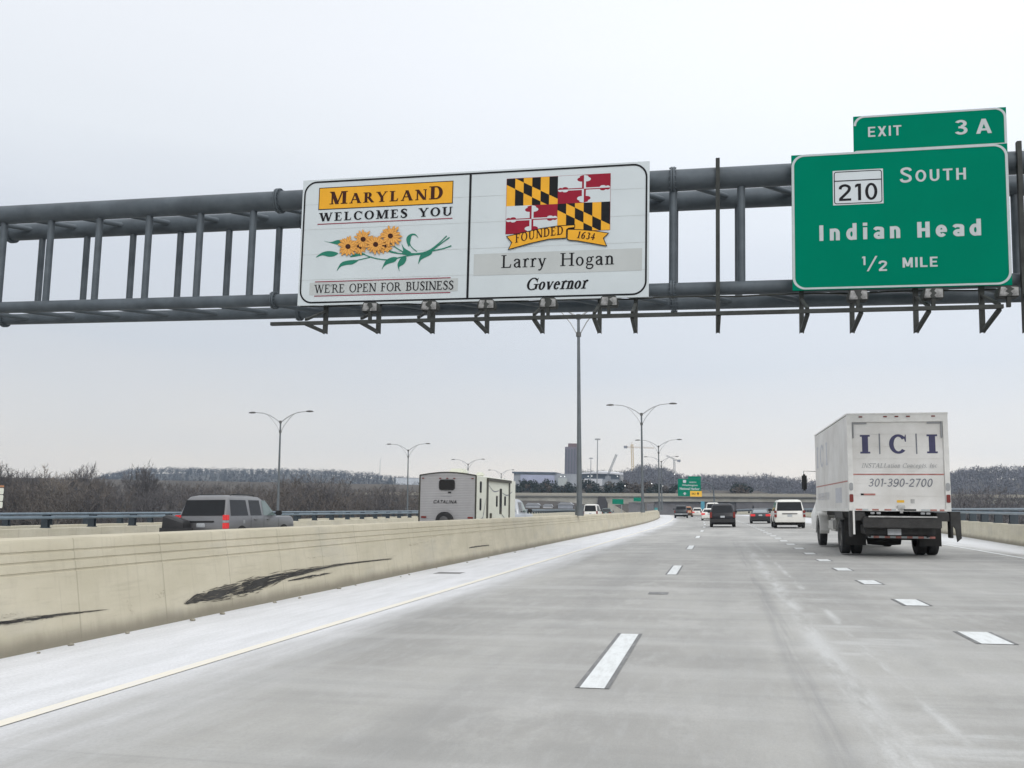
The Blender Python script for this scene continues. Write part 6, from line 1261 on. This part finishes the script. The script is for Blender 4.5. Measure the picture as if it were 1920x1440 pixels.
for lab, px0, px1, py0, py1, c in (('pale grey house seen under the left arch of the overpass', 985, 1012, 944, 960, (.40, .42, .45)), ('white house under the overpass between lamp and trailer', 1018, 1036, 946, 960, (.58, .59, .60)), ('grey house under the arch of the overpass left of the near lamp', 1046, 1074, 943, 960, (.30, .32, .36))):
    Y = 432; a, b = at(px0, py1, Y), at(px1, py0, Y); t = thing('house', lab, 'house', ((a.x+b.x)/2, Y, a.z-3)); hh = b.z-a.z+2; w_ = (b.x-a.x)/2
    mb = MB(); mb.box(-w_, w_, 0, 5, 0, hh); mb.build('wall', mat('house_wall', c, .8, 0, .2, .4), t, smooth=0); mb = MB(); mb.prism([(-w_-.3, hh), (w_+.3, hh), (w_*.6, hh+1.2), (-w_*.6, hh+1.2)], -.3, 5.3); mb.build('roof', M['casino_grey'], t, smooth=0)
    for q in (-.5, .4): mb = MB(); mb.box(w_*q-.5, w_*q+.5, -.05, .05, hh*.5, hh*.5+1); mb.build('window', M['glass'], t, smooth=0)
# evergreen and bare shrubs on the bank above the overpass
def shrub_mesh(seed, n, hgt, wd, leaf):
    r = random.Random(seed); mb = MB(); lob = [(Vector((r.uniform(-.5, .5)*wd, r.uniform(-.5, .5)*wd, hgt*r.uniform(.25, .8))), r.uniform(.3, .5)*wd) for k in range(7)]
    for i in range(n):
        c, R_ = r.choice(lob); d = rdir(r); p_ = c+Vector((d.x, d.y, d.z*.8))*R_*r.uniform(.55, 1.05)
        if p_.z < 0: p_.z = abs(p_.z)*.3
        x = rdir(r)*leaf; y = rdir(r)*leaf*.6; mb.add([tuple(p_-x), tuple(p_+y), tuple(p_+x), tuple(p_-y)], [(0, 1, 2, 3)])
    return mb
SH = []
for i in range(4):
    t = thing('evergreen_shrub', 'dark evergreen shrub on the bank above the overpass', 'shrub', (0, 0, -500), group='evergreen shrubs above the overpass'); shrub_mesh(40+i, 420, 4.2, 4.5, .5).build('foliage', M['evergreen'] if i < 3 else M['scrub'], t, smooth=0, recalc=False)
    mb = MB(); mb.tube([(0, 0, -.5), (0, 0, 2)], .15, 6); mb.build('stem', M['bark_dark'], t); SH.append(t)
us = set()
for i, px in enumerate([966, 974, 983, 990, 999, 1007, 1016, 1024, 1032, 1041, 1049, 1057, 1066, 1074, 1098, 1108, 1114, 1121, 1136, 1142, 1148, 1155, 1163, 1172, 1181, 1190, 1198, 1207, 1216, 1226, 1236, 1247, 1258, 1266, 1380, 1388, 1396]):
    Y = 449+rnd.uniform(-3, 7); p_ = at(px, 921, Y); k = 3 if (i % 4 == 3 or 1170 < px < 1220) else rnd.randint(0, 2); t = SH[k]
    if k in us: t = copy_tree(t)
    us.add(k); zg = land(p_.x, Y)-.2; s = rnd.uniform(.8, 1.25)*(1.25 if px in (1108, 1114, 1142, 1148) else 1); t.location = (p_.x, Y, zg); t.scale = (s*.95, s*.95, s*1.05); t.rotation_euler = (0, 0, rnd.uniform(0, 6))
    if k == 3: t['label'] = 'bare brown scrub on the bank above the overpass'; t['group'] = 'bare scrub above the overpass'
# orange and white marker panel at the left edge of the picture
p_ = at(1, 962, 46); mk = thing('work_zone_panel', 'orange topped cream marker panel cut off by the left edge of the picture', 'marker', (p_.x-.32, 46, gz(p_.x, 46)), (0, 0, 0)); zt_ = at(1, 910, 46).z-mk.location.z
mb = MB(); mb.box(-.06, .06, 0, .06, 0, zt_*.6); mb.build('post', M['galv'], mk, smooth=0)
for i in range(3): z = zt_-.42*(i+1)-.12; mb = MB(); mb.prism(rrect(-.4, .42, z, z+.38, .08), -.03, 0); mb.build('panel', M['tr_white'], mk, smooth=0)
mb = MB(); mb.box(-.4, .42, -.03, 0, zt_-.11, zt_); mb.build('warning_stripe', orange, mk, smooth=0)
bpy.context.view_layer.update()
